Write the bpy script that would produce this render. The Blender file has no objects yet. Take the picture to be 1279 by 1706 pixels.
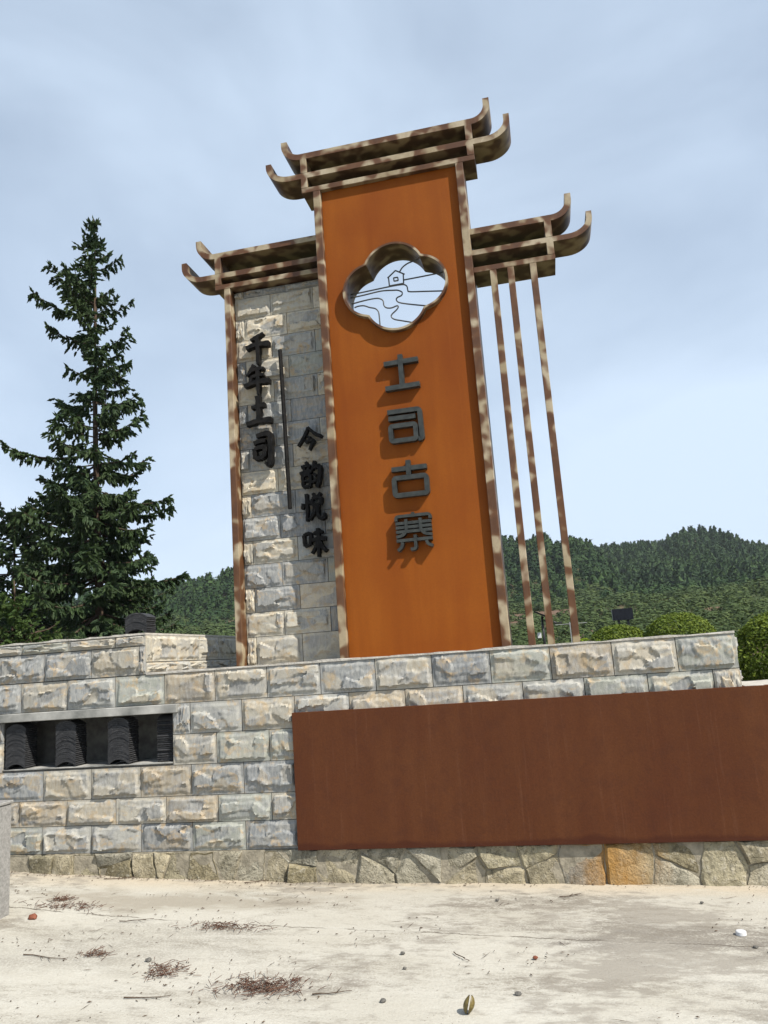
import bpy, bmesh, math, random
import numpy as np
from mathutils import Vector, Matrix, noise

scene = bpy.context.scene
R = math.radians

# ------------------------------------------------------------------ camera
cd = bpy.data.cameras.new('camera')
cam = bpy.data.objects.new('camera', cd)
scene.collection.objects.link(cam)
cr = Vector((0.97426677, 0.21427304, -0.06993796))
cu = Vector((0.10752897, -0.16914458, 0.97970793))
cf = Vector((-0.19809537, 0.96201724, 0.18783251))
M = Matrix((cr, cu, -cf)).transposed().to_4x4()
M.translation = Vector((0, -5.8666, 1.6))
cam.matrix_world = M
cd.sensor_fit = 'VERTICAL'
cd.sensor_height = 36
cd.lens = 36 * 1281 / 1706
cd.clip_start = 0.05
cd.clip_end = 5000
scene.camera = cam

# ------------------------------------------------------------------ light
SUN_AZ, SUN_EL = 60, 47            # degrees to the right of the wall's normal, above the horizon
sd = Vector((math.sin(R(SUN_AZ)) * math.cos(R(SUN_EL)), -math.cos(R(SUN_AZ)) * math.cos(R(SUN_EL)), math.sin(R(SUN_EL))))
sl = bpy.data.lights.new('sun', 'SUN')
sl.energy = 5.0
sl.angle = R(0.5)
sl.color = (1.0, 0.94, 0.85)
so = bpy.data.objects.new('sun', sl)
so.rotation_euler = sd.to_track_quat('Z', 'Y').to_euler()
scene.collection.objects.link(so)

world = bpy.data.worlds.new('World')
scene.world = world
world.use_nodes = True
wn, wl = world.node_tree.nodes, world.node_tree.links
wn.clear()
sky = wn.new('ShaderNodeTexSky')
sky.sky_type = 'NISHITA'
sky.sun_disc = False
sky.sun_elevation = R(SUN_EL)
sky.sun_rotation = math.atan2(sd.x, sd.y)
sky.air_density = 1.0
sky.dust_density = 1.5
sky.ozone_density = 1.5
wtc = wn.new('ShaderNodeTexCoord')
wmp = wn.new('ShaderNodeMapping')
wmp.inputs['Scale'].default_value = (1.6, 1.6, 3.0)
wmp.inputs['Rotation'].default_value = (0.3, 0.2, 0.5)
wnz = wn.new('ShaderNodeTexNoise')
wnz.inputs['Scale'].default_value = 1.5
wnz.inputs['Detail'].default_value = 5
wnz.inputs['Roughness'].default_value = 0.48
wnz.inputs['Distortion'].default_value = 0.4
wrp = wn.new('ShaderNodeMapRange')
wrp.inputs['From Min'].default_value = 0.3
wrp.inputs['From Max'].default_value = 0.72
wrp.inputs['To Min'].default_value = 0.46
wrp.inputs['To Max'].default_value = 0.90
wmx = wn.new('ShaderNodeMix')
wmx.data_type = 'RGBA'
wmx.inputs[7].default_value = (6.35, 7.65, 9.3, 1)      # thin high cloud veil
wbg = wn.new('ShaderNodeBackground')
wbg.inputs['Strength'].default_value = 0.08
wout = wn.new('ShaderNodeOutputWorld')
wl.new(wtc.outputs['Generated'], wmp.inputs['Vector'])
wl.new(wmp.outputs['Vector'], wnz.inputs['Vector'])
wl.new(wnz.outputs['Fac'], wrp.inputs['Value'])
wsp = wn.new('ShaderNodeSeparateXYZ')
wl.new(wtc.outputs['Generated'], wsp.inputs[0])
whz = wn.new('ShaderNodeMapRange')                    # the veil thickens towards the horizon
whz.inputs['From Min'].default_value = 0.0
whz.inputs['From Max'].default_value = 0.5
whz.inputs['To Min'].default_value = 0.5
whz.inputs['To Max'].default_value = 0.0
wl.new(wsp.outputs[2], whz.inputs['Value'])
wad = wn.new('ShaderNodeMath')
wad.use_clamp = True
wl.new(wrp.outputs['Result'], wad.inputs[0])
wl.new(whz.outputs['Result'], wad.inputs[1])
wl.new(wad.outputs[0], wmx.inputs['Factor'])
wl.new(sky.outputs['Color'], wmx.inputs[6])
wl.new(wmx.outputs[2], wbg.inputs['Color'])
wl.new(wbg.outputs['Background'], wout.inputs['Surface'])

scene.view_settings.view_transform = 'Standard'
scene.view_settings.look = 'None'
scene.view_settings.gamma = 1
scene.view_settings.exposure = 0.5
scene.view_settings.use_curve_mapping = False
scene.cycles.max_bounces = 6
scene.cycles.caustics_reflective = False
scene.cycles.caustics_refractive = False

rng = np.random.default_rng(7)
random.seed(7)
col = scene.collection


# ------------------------------------------------------------------ helpers
def thing(name, label, cat, loc=(0, 0, 0), group=None):
    o = bpy.data.objects.new(name, None)
    o.empty_display_size = 0.2
    col.objects.link(o)
    o.location = loc
    o['label'] = label
    o['category'] = cat
    if group:
        o['group'] = group
    return o


def tag(o, label, cat, group=None):
    o['label'] = label
    o['category'] = cat
    if group:
        o['group'] = group
    return o


def root_loc(p):
    v = Vector((0, 0, 0))
    while p is not None:
        v += p.location
        p = p.parent
    return v


def link(name, me, parent=None):
    o = bpy.data.objects.new(name, me)
    col.objects.link(o)
    if parent is not None:
        o.parent = parent
    return o


def mesh(name, verts, faces, m, parent=None, smooth=False, sharp=None, loc=None):
    """verts are in world coordinates; the object's origin is its parent's (or loc)."""
    me = bpy.data.meshes.new(name)
    off = root_loc(parent) if parent is not None else Vector(loc or (0, 0, 0))
    v = np.asarray(verts, dtype=float) - np.array(off)
    me.from_pydata([tuple(p) for p in v], [], faces)
    me.materials.append(m)
    if smooth:
        me.polygons.foreach_set('use_smooth', np.ones(len(me.polygons), dtype=bool))
        if sharp:
            me.set_sharp_from_angle(angle=sharp)
    me.update()
    o = link(name, me, parent)
    if parent is None and loc:
        o.location = loc
    return o


def big_mesh(name, V, T, m, parent=None, loc=None, smooth=False):
    """numpy triangles or quads."""
    V = np.asarray(V, dtype=np.float32)
    T = np.asarray(T, dtype=np.int32)
    off = np.array(root_loc(parent) if parent is not None else Vector(loc or (0, 0, 0)), dtype=np.float32)
    V = V - off
    k = T.shape[1]
    me = bpy.data.meshes.new(name)
    me.vertices.add(len(V))
    me.vertices.foreach_set('co', V.ravel())
    me.loops.add(T.size)
    me.loops.foreach_set('vertex_index', T.ravel())
    me.polygons.add(len(T))
    me.polygons.foreach_set('loop_start', np.arange(0, T.size, k, dtype=np.int32))
    me.polygons.foreach_set('use_smooth', np.full(len(T), smooth))
    me.update(calc_edges=True)
    me.materials.append(m)
    o = link(name, me, parent)
    if parent is None and loc:
        o.location = loc
    return o


class MB:
    def __init__(s):
        s.v, s.f = [], []

    def add(s, v, f):
        n = len(s.v)
        s.v += [tuple(p) for p in v]
        s.f += [tuple(i + n for i in q) for q in f]

    def box(s, x0, x1, y0, y1, z0, z1):
        s.add([(x0, y0, z0), (x1, y0, z0), (x1, y1, z0), (x0, y1, z0), (x0, y0, z1), (x1, y0, z1), (x1, y1, z1), (x0, y1, z1)],
              [(0, 3, 2, 1), (4, 5, 6, 7), (0, 1, 5, 4), (1, 2, 6, 5), (2, 3, 7, 6), (3, 0, 4, 7)])

    def bbox(s, x0, x1, y0, y1, z0, z1, b=0.004):
        """box with chamfered edges"""
        bm = bmesh.new()
        bmesh.ops.create_cube(bm, size=1)
        for v in bm.verts:
            v.co = Vector(((x0 + x1) / 2 + v.co.x * (x1 - x0), (y0 + y1) / 2 + v.co.y * (y1 - y0), (z0 + z1) / 2 + v.co.z * (z1 - z0)))
        bmesh.ops.bevel(bm, geom=bm.edges[:], offset=b, segments=1, affect='EDGES')
        bm.verts.index_update()
        s.add([v.co[:] for v in bm.verts], [[v.index for v in f.verts] for f in bm.faces])
        bm.free()

    def ribbon(s, pts, th, y0, y1, closed=False):
        """a flat band along an (x, z) path, th thick, y0..y1 deep"""
        p = np.array(pts, dtype=float)
        n = len(p)
        if closed:
            t = np.roll(p, -1, 0) - np.roll(p, 1, 0)
        else:
            t = np.gradient(p, axis=0)
        t /= np.linalg.norm(t, axis=1)[:, None]
        nn = np.stack([-t[:, 1], t[:, 0]], 1)
        th = np.broadcast_to(np.asarray(th, dtype=float), (n,))
        a = p + nn * th[:, None] / 2
        b = p - nn * th[:, None] / 2
        V = []
        for i in range(n):
            V += [(a[i, 0], y0, a[i, 1]), (b[i, 0], y0, b[i, 1]), (b[i, 0], y1, b[i, 1]), (a[i, 0], y1, a[i, 1])]
        F = []
        for i in range(n if closed else n - 1):
            j = (i + 1) % n
            for k in range(4):
                F.append((i * 4 + k, j * 4 + k, j * 4 + (k + 1) % 4, i * 4 + (k + 1) % 4))
        if not closed:
            F.append((0, 1, 2, 3))
            e = (n - 1) * 4
            F.append((e + 3, e + 2, e + 1, e))
        s.add(V, F)

    def tube(s, pts, r, k=6):
        pts = [Vector(p) for p in pts]
        n = len(pts)
        rs = r if hasattr(r, '__len__') else [r] * n
        V, F = [], []
        for i, p in enumerate(pts):
            t = (pts[min(i + 1, n - 1)] - pts[max(i - 1, 0)]).normalized()
            a = t.cross(Vector((0, 0, 1)))
            if a.length < 1e-3:
                a = t.cross(Vector((0, 1, 0)))
            a.normalize()
            b = t.cross(a)
            for j in range(k):
                g = 2 * math.pi * j / k
                V.append(p + (a * math.cos(g) + b * math.sin(g)) * rs[i])
        for i in range(n - 1):
            for j in range(k):
                F.append((i * k + j, i * k + (j + 1) % k, (i + 1) * k + (j + 1) % k, (i + 1) * k + j))
        F.append(tuple(range(k)))
        F.append(tuple(range((n - 1) * k + k - 1, (n - 1) * k - 1, -1)))
        s.add(V, F)

    def build(s, name, m, parent=None, smooth=False, sharp=None, loc=None):
        bm = bmesh.new()
        vs = [bm.verts.new(p) for p in s.v]
        for q in s.f:
            try:
                bm.faces.new([vs[i] for i in q])
            except ValueError:
                pass
        bmesh.ops.recalc_face_normals(bm, faces=bm.faces[:])
        bm.verts.index_update()
        V = [v.co[:] for v in bm.verts]
        F = [[v.index for v in f.verts] for f in bm.faces]
        bm.free()
        return mesh(name, V, F, m, parent, smooth, sharp, loc)


def spline(pts, n=6):
    """Catmull-Rom through 2-D points"""
    p = np.array(pts, dtype=float)
    p = np.vstack([2 * p[0] - p[1], p, 2 * p[-1] - p[-2]])
    out = []
    for i in range(1, len(p) - 2):
        for k in range(n):
            t = k / n
            a, b, c, d = p[i - 1], p[i], p[i + 1], p[i + 2]
            out.append(0.5 * (2 * b + (c - a) * t + (2 * a - 5 * b + 4 * c - d) * t * t + (3 * b - a - 3 * c + d) * t ** 3))
    out.append(p[-2])
    return [tuple(q) for q in out]


# ------------------------------------------------------------------ materials
class Mat:
    def __init__(s, name, rough=0.8, spec=0.3, metallic=0.0, albedo=0.72):
        s.albedo = albedo
        s.m = bpy.data.materials.new(name)
        s.m.use_nodes = True
        s.n, s.l = s.m.node_tree.nodes, s.m.node_tree.links
        s.b = s.n['Principled BSDF']
        s.b.inputs['Roughness'].default_value = rough
        s.b.inputs['Specular IOR Level'].default_value = spec
        s.b.inputs['Metallic'].default_value = metallic
        s.tc = s.n.new('ShaderNodeTexCoord')
        s.base = s.tc.outputs['Object']
        s._oi = None

    def oi(s, k):
        if s._oi is None:
            s._oi = s.n.new('ShaderNodeObjectInfo')
        return s._oi.outputs[k]

    def shift(s, amount=50.0):
        """move the texture space by the object's random number"""
        v = s.n.new('ShaderNodeVectorMath')
        v.operation = 'MULTIPLY_ADD'
        c = s.n.new('ShaderNodeCombineXYZ')
        for i in range(3):
            s.l.new(s.oi('Random'), c.inputs[i])
        s.l.new(c.outputs[0], v.inputs[0])
        v.inputs[1].default_value = (amount, amount * 0.7, amount * 1.3)
        s.l.new(s.base, v.inputs[2])
        s.base = v.outputs[0]

    def noise(s, scale, detail=4, rough=0.55, stretch=(1, 1, 1), dist=0.0, vec=None, off=(0, 0, 0)):
        mp = s.n.new('ShaderNodeMapping')
        mp.inputs['Scale'].default_value = stretch
        mp.inputs['Location'].default_value = off
        s.l.new(vec or s.base, mp.inputs['Vector'])
        t = s.n.new('ShaderNodeTexNoise')
        t.inputs['Scale'].default_value = scale
        t.inputs['Detail'].default_value = detail
        t.inputs['Roughness'].default_value = rough
        t.inputs['Distortion'].default_value = dist
        s.l.new(mp.outputs[0], t.inputs['Vector'])
        return t.outputs['Fac']

    def vor(s, scale, feature='F1', stretch=(1, 1, 1)):
        mp = s.n.new('ShaderNodeMapping')
        mp.inputs['Scale'].default_value = stretch
        s.l.new(s.base, mp.inputs['Vector'])
        t = s.n.new('ShaderNodeTexVoronoi')
        t.feature = feature
        t.inputs['Scale'].default_value = scale
        s.l.new(mp.outputs[0], t.inputs['Vector'])
        return t.outputs['Distance']

    def rng(s, val, a, b, c=0.0, d=1.0):
        r = s.n.new('ShaderNodeMapRange')
        r.inputs['From Min'].default_value = a
        r.inputs['From Max'].default_value = b
        r.inputs['To Min'].default_value = c
        r.inputs['To Max'].default_value = d
        s.l.new(val, r.inputs['Value'])
        return r.outputs[0]

    def math(s, op, a, b=None):
        r = s.n.new('ShaderNodeMath')
        r.operation = op
        for i, x in enumerate((a, b)):
            if x is None:
                continue
            if isinstance(x, (int, float)):
                r.inputs[i].default_value = x
            else:
                s.l.new(x, r.inputs[i])
        return r.outputs[0]

    def mix(s, f, a, b, mode='MIX'):
        r = s.n.new('ShaderNodeMix')
        r.data_type = 'RGBA'
        r.blend_type = mode
        for i, x in ((0, f), (6, a), (7, b)):
            if isinstance(x, (int, float)):
                r.inputs[i].default_value = x
            elif isinstance(x, tuple):
                r.inputs[i].default_value = (*x, 1)
            else:
                s.l.new(x, r.inputs[i])
        return r.outputs[2]

    def ramp(s, val, stops):
        r = s.n.new('ShaderNodeValToRGB')
        e = r.color_ramp.elements
        while len(e) < len(stops):
            e.new(0.5)
        for i, (p, c) in enumerate(stops):
            e[i].position = p
            e[i].color = (*c, 1)
        s.l.new(val, r.inputs[0])
        return r.outputs[0]

    def sep(s, k, vec=None):
        r = s.n.new('ShaderNodeSeparateXYZ')
        s.l.new(vec or s.base, r.inputs[0])
        return r.outputs[k]

    def color(s, c):
        c = s.mix(1.0, c, (s.albedo,) * 3, 'MULTIPLY')
        s.l.new(c, s.b.inputs['Base Color'])
        return s

    def bump(s, h, strength=0.4, dist=0.01):
        r = s.n.new('ShaderNodeBump')
        r.inputs['Strength'].default_value = strength
        r.inputs['Distance'].default_value = dist
        s.l.new(h, r.inputs['Height'])
        s.l.new(r.outputs[0], s.b.inputs['Normal'])
        return s

    def leafy(s, c, trans=0.25):
        """diffuse plus some light through the leaf"""
        s.color(c)
        t = s.n.new('ShaderNodeBsdfTranslucent')
        s.l.new(c, t.inputs['Color'])
        mx = s.n.new('ShaderNodeMixShader')
        mx.inputs[0].default_value = trans
        s.l.new(s.b.outputs[0], mx.inputs[1])
        s.l.new(t.outputs[0], mx.inputs[2])
        s.l.new(mx.outputs[0], s.n['Material Output'].inputs['Surface'])
        return s

    def island(s):
        g = s.n.new('ShaderNodeNewGeometry')
        return g.outputs['Random Per Island']


def m_tile():
    a = Mat('split_slate_tile', 0.75, 0.25)
    a.shift(60)
    streak = a.noise(22, 5, 0.65, (1.0, 1.0, 0.14))
    patch = a.noise(5, 3, 0.5, (1, 1, 0.8), 0.6)
    tint = a.noise(4.2, 3, 0.55, (1, 1, 0.7), 0.8, off=(7, 3, 5))
    fine = a.noise(90, 3, 0.6, (1, 1, 0.5))
    c = a.mix(a.rng(streak, 0.38, 0.66), a.oi('Color'), a.mix(0.5, a.oi("Color"), (0.64, 0.625, 0.56)))
    c = a.mix(a.rng(patch, 0.5, 0.62, 0, 0.45), c, a.mix(a.rng(streak, 0.35, 0.62), (0.25, 0.26, 0.275), (0.44, 0.445, 0.44)))
    ft = a.n.new('ShaderNodeAttribute')
    ft.attribute_name = 'flake_tone'
    tv = ft.outputs['Fac']
    c = a.mix(a.rng(tv, 0.60, 0.9, 0, 0.7), c, a.mix(a.rng(streak, 0.36, 0.62), (0.24, 0.255, 0.27), (0.46, 0.465, 0.45)))
    c = a.mix(a.rng(tv, 0.38, 0.05, 0, 0.45), c, a.mix(a.rng(streak, 0.36, 0.62), (0.52, 0.41, 0.26), (0.66, 0.58, 0.44)))
    warm = a.math('MULTIPLY', a.rng(tint, 0.54, 0.66), a.rng(streak, 0.32, 0.6, 0.15, 0.8))
    c = a.mix(warm, c, (0.60, 0.44, 0.25))
    c = a.mix(a.rng(fine, 0.3, 0.7, 0.0, 0.5), c, a.mix(1.0, c, (0.55, 0.55, 0.56), 'MULTIPLY'))
    a.color(c)
    a.bump(a.math('ADD', a.noise(34, 5, 0.65, (1, 1, 0.3)), a.math('MULTIPLY', fine, 0.4)), 0.35, 0.006)
    return a.m


def m_mortar(name, c1, c2):
    a = Mat(name, 0.95, 0.1)
    a.color(a.mix(a.rng(a.noise(14, 5), 0.35, 0.65), c1, c2))
    a.bump(a.noise(60, 4), 0.6, 0.01)
    return a.m


def m_rust_brown():
    a = Mat('weathered_steel_brown', 0.75, 0.12)
    st = a.noise(4.2, 6, 0.62, (1.2, 1, 0.12), 0.4)
    bl = a.noise(1.6, 4, 0.6, (1, 1, 0.8))
    gr = a.noise(70, 3, 0.7)
    c = a.ramp(st, [(0.2, (0.105, 0.034, 0.0125)), (0.5, (0.132, 0.046, 0.0165)), (0.8, (0.160, 0.059, 0.022))])
    c = a.mix(a.rng(bl, 0.4, 0.7, 0, 0.5), c, (0.105, 0.031, 0.014))
    fs = a.noise(20, 5, 0.65, (1.5, 1, 0.06), 0.4)
    c = a.mix(a.rng(fs, 0.58, 0.78, 0, 0.5), c, (0.21, 0.095, 0.05))
    mott = a.noise(9, 6, 0.7)
    c = a.mix(a.rng(mott, 0.48, 0.66, 0, 0.35), c, (0.085, 0.030, 0.016))
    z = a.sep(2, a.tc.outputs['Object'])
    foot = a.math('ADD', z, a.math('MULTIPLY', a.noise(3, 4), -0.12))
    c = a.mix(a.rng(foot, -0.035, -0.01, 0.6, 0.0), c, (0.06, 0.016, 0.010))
    c = a.mix(a.rng(gr, 0.3, 0.75, 0.0, 0.4), c, (0.05, 0.018, 0.012))
    a.color(c)
    a.bump(gr, 0.25, 0.004)
    return a.m


def m_corten_orange():
    a = Mat('weathered_steel_orange', 0.65, 0.12)
    st = a.noise(4.5, 5, 0.55, (1.3, 1, 0.12), 0.3)
    bl = a.noise(1.3, 4, 0.55, (1, 1, 0.7))
    c = a.ramp(st, [(0.25, (0.262, 0.067, 0.007)), (0.52, (0.315, 0.087, 0.009)), (0.8, (0.355, 0.106, 0.012))])
    c = a.mix(a.rng(bl, 0.42, 0.7, 0, 0.6), c, (0.215, 0.044, 0.006))
    run = a.noise(30, 4, 0.6, (1, 1, 0.03))
    c = a.mix(a.rng(run, 0.58, 0.75, 0, 0.25), c, (0.38, 0.125, 0.025))
    gr = a.noise(60, 3, 0.6)
    c = a.mix(a.rng(gr, 0.4, 0.75, 0, 0.22), c, (0.16, 0.045, 0.01))
    a.color(c)
    a.bump(gr, 0.15, 0.003)
    return a.m


def m_paint(name, c1, c2, spot, lo, hi, deep):
    """airbrushed mottling: soft brown blotches on a cream or olive ground"""
    a = Mat(name, 0.5, 0.35)
    b = a.noise(7.5, 1.0, 0.4, (1, 1, 0.95), 0.15)
    d = a.noise(2.2, 2, 0.5)
    e = a.math('ADD', b, a.math('MULTIPLY', d, 0.3))
    c = a.mix(a.rng(a.noise(2.7, 2), 0.35, 0.65), c1, c2)
    c = a.mix(a.rng(e, lo, hi), c, spot)
    c = a.mix(a.rng(e, hi, hi + 0.12, 0, 0.6), c, deep)
    c = a.mix(a.rng(a.noise(45, 4, 0.7), 0.45, 0.75, 0, 0.28), c, (0.15, 0.085, 0.05))
    c = a.mix(a.rng(a.noise(18, 4, 0.6, (1, 1, 0.15)), 0.52, 0.75, 0, 0.25), c, (0.20, 0.13, 0.08))
    a.color(c)
    a.bump(a.noise(80, 2), 0.08, 0.002)
    return a.m


def m_simple(name, c1, c2, scale=12, rough=0.7, spec=0.3, metallic=0.0, bump=0.2, bs=60, bd=0.004):
    a = Mat(name, rough, spec, metallic)
    a.color(a.mix(a.rng(a.noise(scale, 4), 0.35, 0.66), c1, c2))
    if bump:
        a.bump(a.noise(bs, 4), bump, bd)
    return a.m


def m_rooftile():
    a = Mat('charcoal_clay_tile', 0.7, 0.3)
    a.shift(30)
    c = a.mix(a.rng(a.noise(16, 4, 0.6), 0.35, 0.7), (0.022, 0.023, 0.026), (0.05, 0.051, 0.054))
    c = a.mix(a.rng(a.noise(26, 3, 0.6, (1, 1, 3)), 0.62, 0.7, 0, 0.6), c, (0.16, 0.155, 0.15))
    a.color(c)
    a.bump(a.noise(90, 3), 0.4, 0.004)
    return a.m


def m_rubble():
    a = Mat('rubble_stone', 0.85, 0.2)
    a.shift(40)
    n1 = a.noise(7, 5, 0.6)
    n2 = a.noise(22, 5, 0.65)
    c = a.mix(a.rng(n1, 0.35, 0.68), a.oi('Color'), a.mix(1.0, a.oi('Color'), (0.55, 0.55, 0.52), 'MULTIPLY'))
    c = a.mix(a.rng(n2, 0.54, 0.68, 0, 0.8), c, (0.62, 0.57, 0.45))
    crk = a.math('ABSOLUTE', a.math('ADD', a.noise(4, 6, 0.7, off=(1, 2, 8), dist=1.0), -0.5))
    c = a.mix(a.rng(crk, 0.004, 0.018, 0.6, 0.0), c, (0.09, 0.08, 0.055))
    c = a.mix(a.rng(a.noise(11, 4, 0.6, off=(3, 9, 1)), 0.57, 0.68, 0, 0.7), c, (0.12, 0.11, 0.075))
    ox = a.sep(0, a.tc.outputs['Object'])                    # rust that has run down the stones at one spot
    wide = a.math('ADD', a.math('ABSOLUTE', a.math('ADD', ox, -1.24)), a.math('MULTIPLY', a.noise(9, 5, 0.65, (1, 1, 0.35), vec=a.tc.outputs['Object']), 0.5))
    c = a.mix(a.rng(wide, 0.24, 0.62, 0.85, 0.0), c, (0.50, 0.26, 0.06))
    a.color(c)
    a.bump(a.math('ADD', n2, a.math('MULTIPLY', a.noise(60, 4, 0.7), 0.5)), 1.0, 0.025)
    return a.m


def m_concrete():
    a = Mat('worn_concrete_paving', 0.9, 0.15)
    P = a.tc.outputs['Object']
    x, y = a.sep(0, P), a.sep(1, P)
    big = a.noise(0.55, 5, 0.55, (1, 1, 1), 0.5)
    mid = a.noise(2.2, 6, 0.62, (0.55, 1.3, 1), 0.4)
    fine = a.noise(9, 6, 0.7, (0.7, 1.4, 1))
    grit = a.noise(75, 3, 0.7)
    c = a.mix(a.rng(mid, 0.35, 0.65), (0.555, 0.53, 0.455), (0.62, 0.60, 0.53))
    # the paving strip nearer the wall is sandier, then greyer in streaks
    c = a.mix(a.rng(a.math('ADD', y, a.math('MULTIPLY', mid, 0.45)), -0.12, 0.14, 0, 0.7), c, (0.62, 0.52, 0.38))
    # grey trodden dirt patches
    g1 = a.rng(a.math('ADD', a.math('MULTIPLY', big, 0.7), a.math('MULTIPLY', fine, 0.45)), 0.575, 0.64)
    c = a.mix(a.math('MULTIPLY', g1, 0.7), c, (0.30, 0.275, 0.235))

    def blot(cx, cy, rx, ry, lo=0.35):
        dx = a.math('MULTIPLY', a.math('ADD', x, -cx), 1 / rx)
        dy = a.math('MULTIPLY', a.math('ADD', y, -cy), 1 / ry)
        d = a.math('SQRT', a.math('ADD', a.math('MULTIPLY', dx, dx), a.math('MULTIPLY', dy, dy)))
        d = a.math('ADD', d, a.math('MULTIPLY', a.math('ADD', a.noise(2.6, 7, 0.68, (0.6, 1.3, 1)), -0.5), 3.4))
        return a.rng(d, lo, 1.05, 1.0, 0.0)
    grain = a.rng(a.math('ADD', a.math('MULTIPLY', grit, 0.6), a.math('MULTIPLY', fine, 0.4)), 0.42, 0.56, 0.15, 1.0)
    c = a.mix(a.math('MULTIPLY', a.math('MULTIPLY', blot(0.45, -1.05, 1.0, 0.30), grain), 0.8), c, (0.25, 0.235, 0.21))
    c = a.mix(a.math('MULTIPLY', a.math('MULTIPLY', blot(1.25, -1.05, 0.7, 0.35), grain), 0.8), c, (0.22, 0.20, 0.175))
    c = a.mix(a.math('MULTIPLY', blot(-2.7, -0.50, 1.25, 0.28), 0.6), c, (0.30, 0.26, 0.20))
    c = a.mix(a.math('MULTIPLY', a.math('MULTIPLY', blot(-2.9, -1.35, 1.3, 0.45), grain), 0.55), c, (0.27, 0.25, 0.215))
    c = a.mix(a.math('MULTIPLY', a.math('MULTIPLY', blot(-1.5, -1.85, 0.45, 0.2), grain), 0.6), c, (0.26, 0.23, 0.2))
    gr2 = a.rng(a.math('ADD', a.math('MULTIPLY', a.noise(1.1, 6, 0.65, (0.5, 1.5, 1), 0.6, off=(3, 8, 0)), 0.75), a.math('MULTIPLY', a.noise(14, 5, 0.7, (0.6, 1.6, 1)), 0.35)), 0.55, 0.66)
    c = a.mix(a.math('MULTIPLY', a.math('MULTIPLY', gr2, grain), 0.75), c, (0.23, 0.205, 0.165))
    c = a.mix(a.rng(a.noise(4.5, 6, 0.7, (0.5, 1.4, 1), off=(9, 1, 0)), 0.56, 0.7, 0, 0.6), c, (0.65, 0.635, 0.565))
    # the joint between two pours
    jy = a.math('ADD', a.math('ADD', y, a.math('MULTIPLY', x, 0.072)), a.math('MULTIPLY', a.noise(5, 6, 0.7), 0.10))
    j = a.rng(a.math('ABSOLUTE', a.math('ADD', jy, 1.03)), 0.002, 0.010, 1.0, 0.0)
    jb = a.math('MULTIPLY', j, a.rng(a.noise(3.1, 4, 0.6), 0.42, 0.55, 0.1, 0.9))
    c = a.mix(jb, c, (0.13, 0.11, 0.085))
    # specks
    sp = a.vor(38)
    spm = a.math('MULTIPLY', a.rng(sp, 0.09, 0.13, 1, 0), a.rng(a.noise(3, 4), 0.48, 0.6, 0, 0.9))
    c = a.mix(spm, c, (0.11, 0.085, 0.06))
    c = a.mix(a.rng(grit, 0.35, 0.75, 0, 0.35), c, (0.36, 0.32, 0.26))
    a.color(c)
    h = a.math('ADD', a.math('MULTIPLY', fine, 1.0), a.math('MULTIPLY', grit, 0.5))
    h = a.math('SUBTRACT', h, a.math('MULTIPLY', jb, 0.8))
    a.bump(h, 0.55, 0.012)
    return a.m


def m_terrain():
    a = Mat('hill_soil_and_grass', 0.95, 0.1)
    n = a.noise(0.05, 6, 0.6)
    f = a.noise(0.8, 6, 0.65)
    c = a.mix(a.rng(f, 0.35, 0.65), (0.035, 0.055, 0.018), (0.075, 0.10, 0.032))
    c = a.mix(a.rng(n, 0.46, 0.56, 0, 0.85), c, (0.20, 0.12, 0.085))
    a.color(c)
    a.bump(f, 0.8, 0.3)
    return a.m


def m_foliage(name, c1, c2, c3, trans=0.2, patch=0.25, rough=0.65):
    a = Mat(name, rough, 0.2, 0.0, 0.95)
    r = a.island()
    c = a.mix(r, c1, c2)
    c = a.mix(a.rng(a.noise(patch, 4), 0.42, 0.66), c, c3)
    a.leafy(c, trans)
    return a.m


TILE = m_tile()
MORTAR = m_mortar('dark_joint_mortar', (0.15, 0.145, 0.13), (0.25, 0.24, 0.215))
CAPM = m_mortar('pale_bed_mortar', (0.48, 0.45, 0.40), (0.62, 0.59, 0.53))
RUST = m_rust_brown()
CORTEN = m_corten_orange()
PAINT = m_paint('mottled_cream_paint', (0.54, 0.455, 0.32), (0.37, 0.295, 0.175), (0.14, 0.06, 0.022), 0.54, 0.67, (0.075, 0.03, 0.013))
PAINTD = m_paint('mottled_olive_paint', (0.30, 0.225, 0.125), (0.235, 0.17, 0.09), (0.085, 0.042, 0.021), 0.55, 0.70, (0.045, 0.019, 0.01))
ROOFT = m_rooftile()
RUBBLE = m_rubble()
CONC = m_concrete()
TERR = m_terrain()
IRON = m_simple('dark_bronze_letters', (0.034, 0.038, 0.034), (0.065, 0.07, 0.062), 20, 0.45, 0.5, 0.3, 0.15)
BLACKM = m_simple('black_painted_letters', (0.006, 0.006, 0.006), (0.018, 0.016, 0.014), 20, 0.6, 0.12, 0, 0.15)
WIRE = m_simple('grey_steel_bar', (0.07, 0.075, 0.075), (0.15, 0.145, 0.13), 9, 0.5, 0.4, 0.3, 0)
SLAB = m_simple('grey_stone_slab', (0.17, 0.175, 0.165), (0.58, 0.57, 0.53), 3.2, 0.8, 0.25, 0, 0.4)
POSTC = m_simple('speckled_concrete_post', (0.27, 0.265, 0.25), (0.40, 0.39, 0.37), 60, 0.9, 0.15, 0, 0.5, 120)
BARK = m_simple('spruce_bark', (0.06, 0.042, 0.03), (0.12, 0.085, 0.06), 9, 0.9, 0.1, 0, 0.6, 30, 0.02)
NEEDLE = m_foliage('spruce_needles', (0.019, 0.042, 0.020), (0.060, 0.095, 0.034), (0.042, 0.068, 0.022), 0.15, 0.45)
NEEDLE2 = m_foliage('young_spruce_needles', (0.030, 0.062, 0.018), (0.085, 0.13, 0.03), (0.06, 0.10, 0.025), 0.2, 0.5)
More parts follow.
